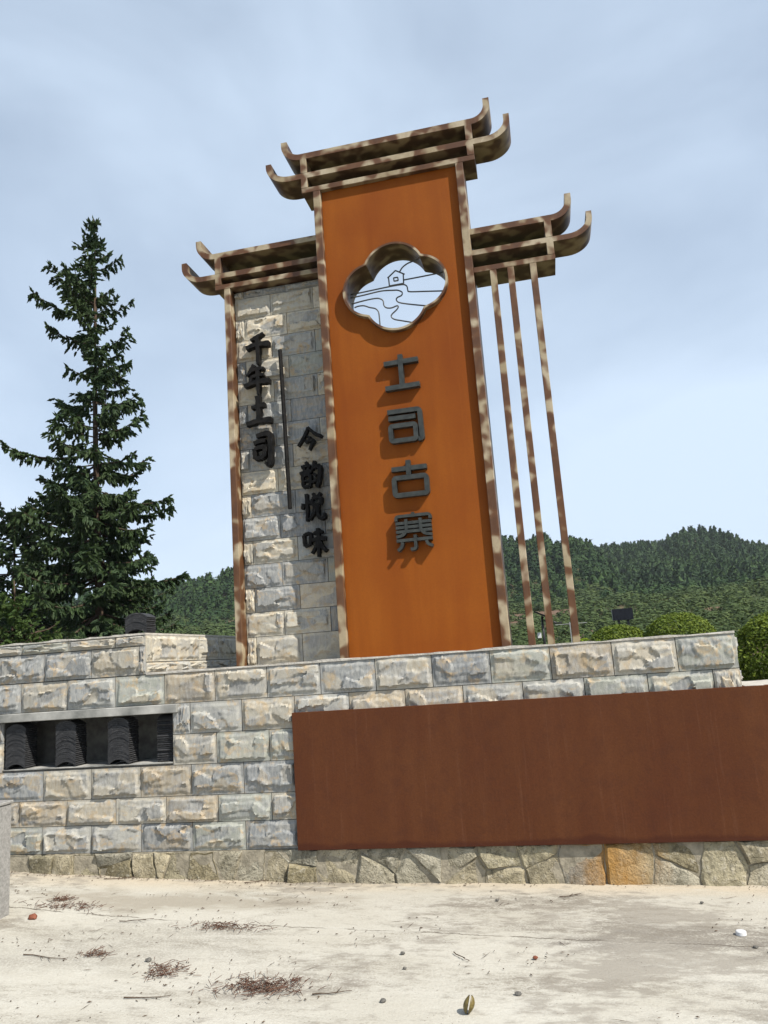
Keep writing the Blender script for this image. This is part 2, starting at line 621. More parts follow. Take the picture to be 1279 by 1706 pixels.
BRIGHT = m_foliage('bright_green_leaves', (0.05, 0.12, 0.02), (0.12, 0.22, 0.035), (0.08, 0.17, 0.03), 0.3, 1.0)
HEDGE = m_foliage('clipped_bush_leaves', (0.06, 0.10, 0.012), (0.17, 0.21, 0.024), (0.10, 0.145, 0.016), 0.2, 2.5)
PINEH = m_foliage('hill_pine_needles', (0.014, 0.036, 0.012), (0.046, 0.085, 0.022), (0.018, 0.042, 0.014), 0.1, 0.022, 0.8)  # dark third tone paints shaded clumps into the woods' colour
SCRUB = m_foliage('hill_scrub_leaves', (0.035, 0.060, 0.020), (0.085, 0.115, 0.035), (0.055, 0.085, 0.03), 0.2, 0.06, 0.8)
LEAF = m_foliage('broad_green_leaf', (0.05, 0.11, 0.02), (0.10, 0.17, 0.03), (0.07, 0.13, 0.025), 0.3, 3)
YLEAF = m_foliage('lime_green_leaf', (0.20, 0.30, 0.03), (0.30, 0.38, 0.04), (0.24, 0.33, 0.035), 0.35, 3)
DRYN = m_simple('dry_red_needles', (0.085, 0.04, 0.028), (0.17, 0.10, 0.07), 30, 0.9, 0.1, 0, 0)
TWIGM = m_simple('dry_twig_bark', (0.06, 0.04, 0.028), (0.14, 0.10, 0.07), 30, 0.9, 0.1, 0, 0)
PEBM = m_simple('grey_pebble', (0.10, 0.095, 0.085), (0.22, 0.21, 0.19), 30, 0.9, 0.1, 0, 0.3)
REDST = m_simple('red_brick_chip', (0.20, 0.07, 0.04), (0.28, 0.11, 0.07), 40, 0.9, 0.1, 0, 0.5)
PODM = m_simple('olive_brown_husk', (0.12, 0.085, 0.02), (0.22, 0.17, 0.05), 60, 0.5, 0.4, 0, 0.2)
WHITE = m_simple('white_plastic', (0.78, 0.79, 0.80), (0.82, 0.82, 0.82), 10, 0.35, 0.5, 0, 0)
GREYM = m_simple('galvanised_grey', (0.35, 0.36, 0.37), (0.45, 0.45, 0.46), 10, 0.5, 0.5, 0.2, 0)
DARKSCR = m_simple('dark_screen_face', (0.010, 0.012, 0.018), (0.018, 0.021, 0.030), 4, 0.7, 0.1, 0, 0)
BLACKP = m_simple('black_lamp_paint', (0.015, 0.016, 0.018), (0.03, 0.03, 0.032), 10, 0.5, 0.4, 0, 0)


# ------------------------------------------------------------------ the ground
def gz_wall(x):
    x = np.clip(x, -6.0, 4.0)
    return np.where(x < -1, 0.0068 * (x + 1) ** 2 - 0.012 * (x + 1), -0.018 * (x + 1))


def ground_z(x, y):
    f = np.clip(-np.asarray(y) / 5.0, 0, 1)
    f = f * f * (3 - 2 * f)
    return gz_wall(np.asarray(x, dtype=float)) * (1 - 0.75 * f)


def build_ground():
    xs = np.concatenate([np.linspace(-16, -6, 12)[:-1], np.linspace(-6, 4, 101), np.linspace(4, 16, 12)[1:]])
    ys = np.concatenate([np.linspace(-18, -4, 20)[:-1], np.linspace(-4, 0.02, 60)])
    X, Y = np.meshgrid(xs, ys)
    Z = ground_z(X, Y)
    for i in range(Z.shape[0]):
        for j in range(Z.shape[1]):
            Z[i, j] += 0.006 * noise.noise(Vector((X[i, j] * 1.5, Y[i, j] * 1.5, 3.3)))
    V = np.stack([X, Y, Z], -1).reshape(-1, 3)
    n = len(xs)
    idx = np.arange(len(V)).reshape(len(ys), n)
    T = np.stack([idx[:-1, :-1], idx[:-1, 1:], idx[1:, 1:], idx[1:, :-1]], -1).reshape(-1, 4)
    o = big_mesh('concrete_paving', V, T, CONC, smooth=True)
    o['kind'] = 'structure'


build_ground()

# hills: ridge elevation (degrees, tree tops included) by azimuth from the camera
AZ = np.array([-80, -60, -30, -6, 0, 3.2, 4.6, 5.6, 7, 8, 9.7, 11.3, 12.4, 13.4, 14.8, 17, 22, 30, 45, 60, 80.])
EL = np.array([3.5, 3.5, 4, 5, 6.4, 6.8, 6.85, 6.8, 6.75, 6.7, 6.6, 6.4, 6.2, 6.0, 5.8, 5.6, 5.4, 5, 4.5, 4, 3.5])
RD = np.full(len(AZ), 445.)
# the hill on the left, ending in a flank behind the cream bars
LAZ = np.array([-80, -60, -45, -35, -27, -25, -23, -18, -12, -6, -3, 0, 1.0, 2.0, 3.0, 3.9, 4.6, 5.2, 5.8, 6.6, 7.6, 9, 90.])
LEL = np.array([4, 4.5, 5.2, 6.0, 6.75, 7.1, 7.6, 8.2, 8.4, 8.3, 8.25, 8.25, 7.95, 7.85, 7.45, 6.6, 5.7, 4.7, 3.7, 2.8, 1.8, 0, 0.])
LRD = np.array([280, 280, 280, 270, 260, 260, 265, 280, 290, 290, 290, 285, 282, 280, 275, 270, 265, 260, 255, 250, 250, 250, 250.])
# a dome on the right
DAZ = np.array([-90, 6.2, 6.9, 7.5, 8.2, 9.0, 9.8, 11.0, 12.0, 12.8, 13.6, 14.5, 16, 19, 90.])
DEL = np.array([0, 0.0, 4.6, 6.0, 6.95, 7.40, 7.6, 7.55, 7.3, 6.8, 6.1, 5.2, 4.3, 3.0, 0.])
# a lower spur in front of the dome
SAZ = np.array([-90, 3.6, 4.6, 5.6, 6.6, 7.6, 9.0, 10.5, 12, 14, 17, 22, 90.])
SEL = np.array([0, 0.0, 3.0, 4.6, 5.3, 5.55, 5.6, 5.4, 5.3, 5.1, 4.6, 4.0, 0.])
TREE_H = 7.0
CAMY = -5.8666


def smooth(t):
    t = np.clip(t, 0, 1)
    return t * t * (3 - 2 * t)


def terr_z(x, y):
    x = np.asarray(x, dtype=float)
    y = np.asarray(y, dtype=float)
    dy = y - CAMY
    r = np.hypot(x, dy)
    az = np.degrees(np.arctan2(x, dy))
    back = np.abs(az) > 85
    base = 1.2 + 9.5 * smooth((r - 22) / 180.0)
    base = base - 0.55 * smooth((x - 1.25) / 0.4) * smooth((5.5 - y) / 2.5)      # the bed past the wall end lies lower

    def layer(A, E, D, start):
        d = np.interp(az, A, D) if hasattr(D, '__len__') else np.full_like(az, D)
        e = np.interp(az, A, E)
        H = np.maximum(1.6 + d * np.tan(np.radians(e)) - TREE_H, 0)
        t = (r - start) / (d - start)
        up = smooth(t)
        dn = 1 - 0.35 * smooth((r - d) / (0.9 * d))
        return np.where(r < d, base * (1 - up) + H * up, H * dn)
    z = np.maximum(base, layer(AZ, EL, RD, 190.))
    z = np.maximum(z, layer(LAZ, LEL, LRD, 165.))
    z = np.maximum(z, layer(DAZ, DEL, 385., 250.))
    z = np.maximum(z, layer(SAZ, SEL, 300., 200.))
    z = np.where(back, np.minimum(z, 2.0), z)
    w = smooth((np.abs(az) - 70) / 15)
    z = z * (1 - w) + w * 0.9
    lo = -0.4
    s = smooth((y - 0.35) / 0.5)
    return lo * (1 - s) + z * s


def build_terrain():
    rs = np.concatenate([[0.0], np.linspace(2, 14, 25), np.geomspace(14.5, 120, 40), np.linspace(124, 520, 100), np.geomspace(530, 700, 6)])
    azs = np.concatenate([np.linspace(-180, -40, 40)[:-1], np.linspace(-40, 35, 151), np.linspace(35, 180, 42)[1:-1]])
    RR, AA = np.meshgrid(rs, np.radians(azs))
    X = RR * np.sin(AA)
    Y = RR * np.cos(AA) + CAMY
    Z = terr_z(X, Y)
    V = np.stack([X, Y, Z], -1).reshape(-1, 3)
    n, mth = len(rs), len(azs)
    idx = np.arange(len(V)).reshape(mth, n)
    nx = np.roll(idx, -1, 0)
    T = np.stack([idx[:, :-1], idx[:, 1:], nx[:, 1:], nx[:, :-1]], -1).reshape(-1, 4)
    o = big_mesh('hillside_terrain', V, T[:, ::-1], TERR, smooth=True)
    o['kind'] = 'structure'


build_terrain()


# ------------------------------------------------------------------ woods on the hills (beyond counting)
def pine_template(seed):
    g = np.random.default_rng(seed)
    V, T = [], []
    tiers = 7
    for k in range(tiers):
        z0 = 0.10 + 0.9 * (k / tiers) ** 0.9
        r = 0.24 * (1 - (k / tiers)) ** 0.8 * g.uniform(0.85, 1.15) + 0.02
        zt = min(z0 + 0.34, 1.0)
        n = 9
        b = len(V)
        V.append((0, 0, zt))
        for i in range(n):
            a = 2 * math.pi * (i + g.uniform(-.25, .25)) / n
            rr = r * g.uniform(0.5, 1.15)
            V.append((rr * math.cos(a), rr * math.sin(a), z0 - 0.02 + g.uniform(-.05, .05)))
        for i in range(n):
            T.append((b, b + 1 + i, b + 1 + (i + 1) % n))
    for q in range(44):
        t = g.uniform(0, 1) ** 0.8
        z = 0.1 + 0.86 * t
        r = 0.24 * (1 - t) ** 0.8 + 0.025
        a = g.uniform(0, 2 * math.pi)
        c = np.array([r * math.cos(a), r * math.sin(a), z])
        o = np.array([math.cos(a), math.sin(a), g.uniform(-0.2, 0.8)])
        s = np.array([-math.sin(a), math.cos(a), g.uniform(-.3, .3)])
        b = len(V)
        L = g.uniform(0.05, 0.10)
        V += [tuple(c - o * L * .4 + s * L * .5), tuple(c - o * L * .4 - s * L * .5), tuple(c + o * L)]
        T.append((b, b + 1, b + 2))
    return np.array(V), np.array(T)


def crown_template(seed, n=102):
    """a rounded broad-leaved clump"""
    g = np.random.default_rng(seed)
    V, T = [], []
    for q in range(n):
        d = g.normal(size=3)
        d /= np.linalg.norm(d)
        d[2] = abs(d[2]) * 1.0 - 0.15
        c = d * np.array([0.5, 0.5, 0.75]) * g.uniform(0.75, 1.05) + np.array([0, 0, 0.15])
        t = np.cross(d, g.normal(size=3))
        t /= np.linalg.norm(t)
        u = np.cross(d, t) + d * g.uniform(-.4, .6)
        L = g.uniform(0.07, 0.15)
        b = len(V)
        V += [tuple(c + t * L), tuple(c - t * L * .6 + u * L * .7), tuple(c - t * L * .6 - u * L * .7)]
        T.append((b, b + 1, b + 2))
    return np.array(V), np.array(T)


def scatter(name, pts, H, W, temps, m, tilt=0.06):
    Vs, Ts, n = [], [], 0
    for i, p in enumerate(pts):
        V, T = temps[i % len(temps)]
        a = rng.uniform(0, 2 * math.pi)
        c, s = math.cos(a), math.sin(a)
        x = (V[:, 0] * c - V[:, 1] * s) * W[i] + V[:, 2] * H[i] * rng.normal() * tilt
        y = (V[:, 0] * s + V[:, 1] * c) * W[i] + V[:, 2] * H[i] * rng.normal() * tilt
        Vs.append(np.stack([x + p[0], y + p[1], V[:, 2] * H[i] + p[2]], 1))
        Ts.append(T + n)
        n += len(V)
    o = big_mesh(name, np.concatenate(Vs), np.concatenate(Ts), m)
    o['kind'] = 'stuff'
    return o


def polar_points(n, az0, az1, r0, r1, p=0.5):
    az = np.radians(rng.uniform(az0, az1, n))
    r = (r0 ** 2 + rng.uniform(0, 1, n) * (r1 ** 2 - r0 ** 2)) ** 0.5
    x, y = r * np.sin(az), r * np.cos(az) + CAMY
    return np.stack([x, y, terr_z(x, y)], 1), r, np.degrees(az)


def build_woods():
    pines = [pine_template(s) for s in range(6)]
    crowns = [crown_template(s) for s in range(40, 46)]
    P1, r1, a1 = polar_points(8800, -58, 34, 190, 455)
    k = np.ones(len(P1), bool)
    h = rng.uniform(4.2, 7.6, len(P1)) * np.where(r1 < 225, 0.8, 1)
    scatter('pine_wood', P1[k] - [0, 0, 0.6], h, h * rng.uniform(1.0, 1.4, len(h)), pines, PINEH)
    P2, r2, a2 = polar_points(7400, -58, 34, 165, 450)
    h = rng.uniform(2.8, 5.5, len(P2)) * np.where(r2 < 215, 0.7, 1)
    scatter('broadleaf_wood', P2, h, h * rng.uniform(0.8, 1.2, len(h)), crowns, PINEH, 0.02)
    P3, r3, a3 = polar_points(3000, -56, 32, 26, 205)
    q = rng.uniform(26, 80, 700)
    za = np.radians(rng.uniform(-12, 24, 700))
    X3 = np.stack([q * np.sin(za), q * np.cos(za) + CAMY], 1)
    P3 = np.vstack([P3, np.column_stack([X3, terr_z(X3[:, 0], X3[:, 1])])])
    r3 = np.concatenate([r3, q])
    n3 = np.array([noise.noise(Vector((p[0] * 0.04, p[1] * 0.04, 0))) for p in P3])
    k = n3 > -0.28
    P3, r3 = P3[k], r3[k]
    h = rng.uniform(0.7, 2.1, len(P3)) * np.clip(r3 / 110, 0.35, 1.5)
    scatter('scrub_cover', P3 - [0, 0, 0.1], h, h * rng.uniform(1.2, 2.0, len(h)), crowns, SCRUB, 0.02)


build_woods()


# ------------------------------------------------------------------ the air
hm = bpy.data.materials.new('thin_haze')
hm.use_nodes = True
hm.node_tree.nodes.clear()
hv = hm.node_tree.nodes.new('ShaderNodeVolumePrincipled')
hv.inputs['Color'].default_value = (0.86, 0.92, 1.0, 1)
hv.inputs['Density'].default_value = 0.00016
ho = hm.node_tree.nodes.new('ShaderNodeOutputMaterial')
hm.node_tree.links.new(hv.outputs[0], ho.inputs['Volume'])
b = MB()
b.box(-720, 720, -720, 720, -1.6, 80)
haze = b.build('haze', hm)
haze['kind'] = 'stuff'


# ------------------------------------------------------------------ stone tiles with split faces
BW, BH = 0.44, 0.24


def relief_mesh(seed, nx=38, ny=22):
    g = np.random.default_rng(1000 + seed)
    u = np.linspace(0, 1, nx + 1)
    v = np.linspace(0, 1, ny + 1)
    U, W = np.meshgrid(u, v)
    jx = g.uniform(-.3, .3, U.shape) / nx
    jz = g.uniform(-.3, .3, U.shape) / ny
    inner = np.zeros(U.shape)
    inner[2:-2, 2:-2] = 1
    U = U + jx * inner
    W = W + jz * inner
    X, Z = U * BW, W * BH
    d = np.minimum(np.minimum(X, BW - X), np.minimum(Z, BH - Z))
    nz = np.array([[noise.noise(Vector((x * 16, z * 16, seed * 3.7))) for x, z in zip(a, b)] for a, b in zip(X, Z)])
    nz2 = np.array([[noise.noise(Vector((x * 45, z * 30, seed * 5.1 + 9))) for x, z in zip(a, b)] for a, b in zip(X, Z)])
    t = smooth((d - 0.021 - 0.012 * nz) / 0.008)
    # flakes split off in steps, each flake face tilted its own way
    K = int(g.integers(5, 9))
    P = np.stack([g.uniform(0.05, .95, K) * BW, g.uniform(0.05, .95, K) * BH], 1)
    hgt = g.permutation(np.linspace(0.008, 0.030, K))
    tx, tz = g.uniform(-.07, .07, K), g.uniform(-.10, .10, K)
    wx = X + nz * 0.022 + nz2 * 0.004
    wz = Z + nz[::-1] * 0.020 + nz2 * 0.006
    D = np.stack([np.hypot((wx - p[0]) * 0.75, (wz - p[1]) * 1.25) for p in P])
    w = np.argmin(D, 0)
    Ds = np.sort(D, 0)
    crest = np.clip(1 - (Ds[1] - Ds[0]) / 0.009, 0, 1)        # raised lips where flakes meet
    tone_of = g.uniform(0, 1, K)
    F = hgt[w] + tx[w] * (X - P[w, 0]) + tz[w] * (Z - P[w, 1]) + 0.0015 * nz
    ledge = g.uniform(0.22, 0.4) * BH + nz * 0.022          # a lip along the lower part
    F = np.where(Z < ledge, np.minimum(F, g.uniform(0.006, 0.013)), F)
    F = np.clip(F, 0.006, 0.031) + 0.0055 * crest * (nz > -0.25)
    tone = np.where(t > 0.5, tone_of[w], 0.5)
    Y = -(0.003 + t * (F + 0.002 * nz2))
    V = np.stack([X - BW / 2, Y, Z], -1).reshape(-1, 3)
    V[:, 0] /= BW
    V[:, 2] /= BH
    n = nx + 1
    idx = np.arange(n * (ny + 1)).reshape(ny + 1, n)
    F = [tuple(int(i) for i in q) for q in np.stack([idx[:-1, :-1], idx[:-1, 1:], idx[1:, 1:], idx[1:, :-1]], -1).reshape(-1, 4)]
    ring = [*idx[0, :], *idx[1:, -1], *idx[-1, -2::-1], *idx[-2:0:-1, 0]]
    b = len(V)
    back = V[ring].copy()
    back[:, 1] = 0.016
    V = np.vstack([V, back])
    m = len(ring)
    for i in range(m):
        F.append((int(ring[i]), b + i, b + (i + 1) % m, int(ring[(i + 1) % m])))
    me = bpy.data.meshes.new('brick')
    me.from_pydata([tuple(p) for p in V], [], F)
    me.polygons.foreach_set('use_smooth', np.ones(len(me.polygons), dtype=bool))
    me.set_sharp_from_angle(angle=R(20))
    at = me.attributes.new('flake_tone', 'FLOAT', 'POINT')
    at.data.foreach_set('value', np.concatenate([tone.reshape(-1), np.full(len(V) - tone.size, 0.5)]).astype(np.float32))
    me.materials.append(TILE)
    me.update()
    return me


def plain_mesh(seed):
    g = np.random.default_rng(seed)
    me = relief_mesh(seed + 300, 12, 7)
    co = np.empty(len(me.vertices) * 3)
    me.vertices.foreach_get('co', co)
    co = co.reshape(-1, 3)
    f = co[:, 1] < 0
    co[f, 1] = -0.004 + (co[f, 1] + 0.004) * 0.14
    me.vertices.foreach_set('co', co.ravel())
    me.update()
    return me


RELIEF = [relief_mesh(i) for i in range(30)]
RECENT = []
PLAIN = [plain_mesh(i) for i in range(3)]
GREYS = [(0.45, 0.455, 0.425), (0.37, 0.38, 0.37), (0.51, 0.505, 0.46), (0.43, 0.445, 0.385), (0.51, 0.475, 0.395), (0.30, 0.315, 0.32), (0.54, 0.50, 0.41), (0.49, 0.42, 0.315)]
TANS = [(0.74, 0.66, 0.50), (0.78, 0.70, 0.54), (0.70, 0.60, 0.44), (0.68, 0.63, 0.51), (0.63, 0.58, 0.46)]


def brick(parent, cx, y, z0, w, h, side=False, pal=GREYS, plain=False):
    me = random.choice(PLAIN if plain else [q for q in RELIEF if q not in RECENT])
    RECENT.append(me)
    del RECENT[:-14]
    o = link('brick', me, parent)
    p = root_loc(parent)
    o.location = Vector((cx, y, z0)) - p
    o.scale = (w - 0.006, 1, h - 0.005)
    if side:
        o.rotation_euler.z = R(90)
    elif random.random() < 0.5:                            # laid the other way up
        o.rotation_euler.y = math.pi
        o.location.z += h - 0.005
    c = random.choice(pal)
    k = random.uniform(0.85, 1.12)
    o.color = (c[0] * k, c[1] * k, c[2] * k, 1)
    return o


def row(parent, x0, x1, z0, z1, phase, y=0.0, w=0.44, pal=GREYS, holes=(), pfun=None, plainf=None):
    k0 = math.floor((x0 - phase) / w)
    e = [phase + (k0 + i) * w for i in range(int((x1 - x0) / w) + 3)]
    for a, b in zip(e, e[1:]):
        a, b = max(a, x0), min(b, x1)
        segs = [(a, b)]
        for hx0, hx1 in holes:
            n = []
            for s0, s1 in segs:
                if s1 <= hx0 or s0 >= hx1:
                    n.append((s0, s1))
                else:
                    if s0 < hx0:
                        n.append((s0, hx0))
                    if s1 > hx1:
                        n.append((hx1, s1))
            segs = n
        for s0, s1 in segs:
            if s1 - s0 > 0.05:
                pl = pfun(s0, s1, z0) if pfun else pal
                brick(parent, (s0 + s1) / 2, y, z0, s1 - s0, z1 - z0, pal=pl, plain=bool(plainf and plainf(s0, s1, z0)))


wall = thing('stone_wall', 'long grey split stone wall with a tile filled niche below the tall signboard', 'wall', (-1, 0.6, 0))
c = MB()
YB = 1.7
NX0, NX1, NZ0, NZ1 = -4.61, -3.06, 0.915, 1.34
c.box(-7.2, NX0, 0.012, YB, -0.4, 1.608)
c.box(NX0, NX1, 0.012, YB, -0.4, NZ0 - 0.006)
c.box(NX0, NX1, 0.012, YB, NZ1, 1.608)
c.box(NX0, NX1, 0.36, YB, NZ0 - 0.006, NZ1)
c.box(NX1, 1.228, 0.012, YB, -0.4, 1.608)
c.box(1.228, 7.0, 0.03, 0.6, -0.4, 1.215)
c.box(-7.2, -3.302, 0.012, YB, 1.608, 1.935)
c.box(-7.2, -3.302, YB, 2.9, -0.4, 1.935)
c.build('core', MORTAR, wall)


def cap(x0, x1, y0, y1, z0, th, n=60):
    """an uneven mortar bed along a wall top, ragged at its front edge"""
    V, F = [], []
    for i in range(n + 1):
        x = x0 + (x1 - x0) * i / n
        j = 0.007 * noise.noise(Vector((x * 7, z0, 1))) + 0.006 * noise.noise(Vector((x * 23, z0, 5)))
        hz = th * (1 + 0.8 * noise.noise(Vector((x * 5, 2, z0))) + 0.5 * noise.noise(Vector((x * 17, 2, z0))))
        V += [(x, y0 + j, z0), (x, y0 + j, z0 + hz), (x, y1, z0 + hz), (x, y1, z0)]
    for i in range(n):
        a = i * 4
        for k in range(3):
            F.append((a + k, a + 4 + k, a + 5 + k, a + 1 + k))
    F += [(0, 1, 2, 3), (n * 4 + 3, n * 4 + 2, n * 4 + 1, n * 4)]
    return V, F


for x0, x1, y0, y1, z0, nn in ((-3.285, 1.236, -0.012, YB, 1.611, 90), (-7.2, -3.288, -0.012, 2.9, 1.938, 70), (1.245, 7.0, -0.03, 0.6, 1.232, 80)):
    b = MB()
    b.add(*cap(x0, x1, y0, y1, z0, 0.014, nn))
    b.build('mortar_bed', CAPM, wall)

ZR = [0.25, 0.46, 0.66, 0.895, 1.13, 1.372, 1.614]
for i in range(6):
    xr = -1.9 if i < 4 else 1.236
    holes = [(NX0, NX1)] if i in (3, 4) else []
    row(wall, -7.0, xr, ZR[i], ZR[i + 1], 0.395 if i % 2 else 0.175, holes=holes)
# bricks between niche sill / head and the neighbouring rows
row(wall, -7.0, -3.29, 1.618, 1.85, 0.175)
row(wall, -7.0, -3.29, 1.853, 1.94, 0.395)
# the right-hand side of the left block
for z0, z1, ph in ((1.622, 1.716, 0.33), (1.718, 1.94, 0.1)):
    y = ph - 0.44
    while y < 2.8:
        a, b2 = max(y, 0.002), min(y + 0.44, 2.8)
        if b2 - a > 0.04:
            brick(wall, -3.29, (a + b2) / 2, z0, b2 - a, z1 - z0, side=True, pal=TANS[2:] + GREYS[2:5])
        y += 0.44
# right end of the upper rows
for z0, z1, ph in ((1.255, 1.37, 0.2), (1.374, 1.612, 0.0)):
    y = ph - 0.44
    while y < YB:
        a, b2 = max(y, 0.002), min(y + 0.44, YB)
        if b2 - a > 0.04:
            brick(wall, 1.228, (a + b2) / 2, z0, b2 - a, z1 - z0, side=True)
        y += 0.44
# lintel over the niche
b = MB()
b.bbox(-7.0, -3.0, -0.052, 0.34, 1.300, 1.368, 0.004)
b.build('lintel', SLAB, wall)
# sill mortar of the niche
b = MB()
b.add(*cap(NX0 + 0.003, NX1 - 0.003, -0.008, 0.355, 0.909, 0.008, 40))
b.build('mortar_bed', SLAB, wall)


# ------------------------------------------------------------------ rubble footing
def clip_poly(poly, n, d):
    out = []
    for i in range(len(poly)):
        a, b = poly[i], poly[(i + 1) % len(poly)]
        da, db = a @ n - d, b @ n - d
        if da <= 0:
            out.append(a)
        if da * db < 0:
            out.append(a + (b - a) * (da / (da - db)))
    return out


foot = thing('rubble_footing', 'low footing of irregular tan rubble stones under the block wall and rust panel', 'footing', (-1, 0, 0))
b = MB()
b.box(-7.0, 6.0, -0.011, 0.010, -0.25, 0.246)
b.build('mortar_backing', m_mortar('rubble_mortar', (0.26, 0.235, 0.18), (0.48, 0.43, 0.33)), foot)
RP = [(0.52, 0.465, 0.32), (0.57, 0.50, 0.35), (0.47, 0.445, 0.36), (0.40, 0.395, 0.355), (0.56, 0.52, 0.41), (0.40, 0.345, 0.22), (0.61, 0.555, 0.42)]


def rubble():
    g = np.random.default_rng(21)
    S = []
    x = -5.6
    while x < 3.2:
        small = x < -2.1
        w = g.uniform(0.15, 0.26) if small else g.uniform(0.17, 0.34)
        zl = float(gz_wall(np.array(x))) - 0.03
        rows = 1 if (small and g.random() < 0.7) else (2 if g.random() < 0.72 else 1)
        hh = 0.25 - zl
        for k in range(rows):
            S.append((x + g.uniform(-.06, .06), zl + hh * (k + 0.5) / rows + g.uniform(-.05, .05)))
        x += w
    S = np.array(S)
    for i, s in enumerate(S):
        poly = [np.array(q) for q in ((s[0] - .5, -0.14), (s[0] + .5, -0.14), (s[0] + .5, 0.245), (s[0] - .5, 0.245))]
        for j, t in enumerate(S):
            if j != i and abs(t[0] - s[0]) < 0.9:
                n = t - s
                poly = clip_poly(poly, n, ((t + s) / 2) @ n)
                if len(poly) < 3:
                    break
        if len(poly) < 3:
            continue
        # finer, uneven outline
        P = []
        for a, bq in zip(poly, poly[1:] + poly[:1]):
            L = np.linalg.norm(bq - a)
            for k in range(max(1, int(L / 0.05))):
                q = a + (bq - a) * k / max(1, int(L / 0.05))
                P.append(q + g.normal(size=2) * 0.004)
        P = np.array(P)
        cen = P.mean(0)
        m = len(P)
        V, F = [], []
        bulge = g.uniform(0.016, 0.036)
        tl = g.normal(size=2) * 0.10
        for f, yy in ((0.985, 0.0), (0.965, -0.6), (0.85, -0.85), (0.45, -1.0)):
            for q in P:
                pt = cen + (q - cen) * f
                e = noise.noise(Vector((pt[0] * 14, pt[1] * 14, i))) * 0.012 * (f < 0.9) + (pt - cen) @ tl * (f < 0.9)
                V.append((pt[0], min(yy * bulge + e, -0.0045 if yy else 0.004), pt[1]))
        for k in range(3):
            for q in range(m):
                F.append((k * m + q, k * m + (q + 1) % m, (k + 1) * m + (q + 1) % m, (k + 1) * m + q))
        V.append((cen[0], -bulge + noise.noise(Vector((cen[0] * 9, cen[1] * 9, 7))) * 0.01, cen[1]))
        for q in range(m):
            F.append((3 * m + q, 3 * m + (q + 1) % m, 4 * m))
        o = mesh('rubble_stone', V, F, RUBBLE, foot, True, R(30))
        cc = RP[int(g.integers(len(RP)))]
        k = g.uniform(0.8, 1.15)
        if 0.12 < s[0] < 0.36:
            cc = (0.56, 0.47, 0.31)
        o.color = (cc[0] * k, cc[1] * k, cc[2] * k, 1)


rubble()

# ------------------------------------------------------------------ the brown steel panel on the wall
pan = thing('steel_panel', 'long blank rusty brown steel panel mounted on the lower wall front', 'panel', (-0.4, -0.03, 0.247))
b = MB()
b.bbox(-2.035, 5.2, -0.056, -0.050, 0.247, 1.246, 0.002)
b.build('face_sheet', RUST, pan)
b = MB()
b.box(-2.033, 5.198, -0.0505, 0.028, 1.238, 1.2445)
b.box(-2.033, 5.198, -0.0505, -0.008, 0.2485, 0.256)
b.box(-2.033, -2.027, -0.0505, -0.008, 0.2565, 1.2375)
b.build('folded_edge', RUST, pan)


# ------------------------------------------------------------------ roof tiles in stacks
def tile_mesh(w=0.195, rise=0.042, th=0.0142, dep=0.15, n=9):
    V, F = [], []
    rad = (w * w / 4 + rise * rise) / (2 * rise)
    a0 = math.asin(w / 2 / rad)
    for y in (0, dep):
        for k in range(n + 1):
            a = -a0 + 2 * a0 * k / n
            for rr in (rad, rad - th):
                V.append((rr * math.sin(a), y, rr * math.cos(a) - rad * math.cos(a0)))
    m = 2 * (n + 1)
    for k in range(n):
        o = 2 * k
        F += [(o, o + 1, o + 3, o + 2), (m + o + 2, m + o + 3, m + o + 1, m + o), (o, o + 2, m + o + 2, m + o), (o + 1, m + o + 1, m + o + 3, o + 3)]
    F += [(0, m, m + 1, 1), (2 * n, 2 * n + 1, m + 2 * n + 1, m + 2 * n)]
    me = bpy.data.meshes.new('roof_tile')
    me.from_pydata(V, [], F)
    me.materials.append(ROOFT)
    me.update()
    return me


TILEM = tile_mesh()


def stack(label, x, y, z, n, pitch, rot=0, sc=1.0, zoff=0.012):
    t = thing('roof_tile_stack', label, 'tile stack', (x, y, z), 'stacks of curved roof tiles on the wall')
    for k in range(n):
        o = link('roof_tile', TILEM, t)
        o.location = (random.uniform(-.002, .002), random.uniform(-.003, .003), zoff + k * pitch)
        o.rotation_euler = (random.uniform(-.006, .006), random.uniform(-.006, .006), R(rot) + random.uniform(-.02, .02))
        o.scale = (sc * random.uniform(0.98, 1.02), 1, 1)
    return t


stack('dark roof tile stack at the far left end of the niche', -4.49, -0.004, 0.918, 21, 0.0155)
stack('glossy dark roof tile stack second from left in the niche', -4.02, -0.004, 0.918, 21, 0.0157)
stack('dark roof tile stack third from left in the niche', -3.54, -0.004, 0.918, 21, 0.0157)
stack('narrow roof tile stack seen from its flat side at the niche right end', -3.062, 0.12, 0.918, 21, 0.0157, 90)
stack('short curved roof tile stack standing on top of the left wall block', -3.395, 0.03, 1.951, 9, 0.0155, 0, 1.06)

# ------------------------------------------------------------------ the signboard
sign = thing('signboard', 'tall rusty orange signboard with curled eaves and cream mottled frame standing on the wall', 'signboard', (-1.0975, 0.85, 1.617))
CX = -1.0975
YF = 0.70
DP = 0.32
SB = 1.617


def two_tone(o):
    """front edges keep the cream paint, the broad faces are painted dark olive"""
    o.data.materials.append(PAINTD)
    for p in o.data.polygons:
        if abs(p.normal.y) < 0.6:
            p.material_index = 1
    return o


def arc(cx, cz, rx, rz, a0, a1, n=10):
    return [(cx + rx * math.cos(R(a0 + (a1 - a0) * k / n)), cz + rz * math.sin(R(a0 + (a1 - a0) * k / n))) for k in range(n + 1)]


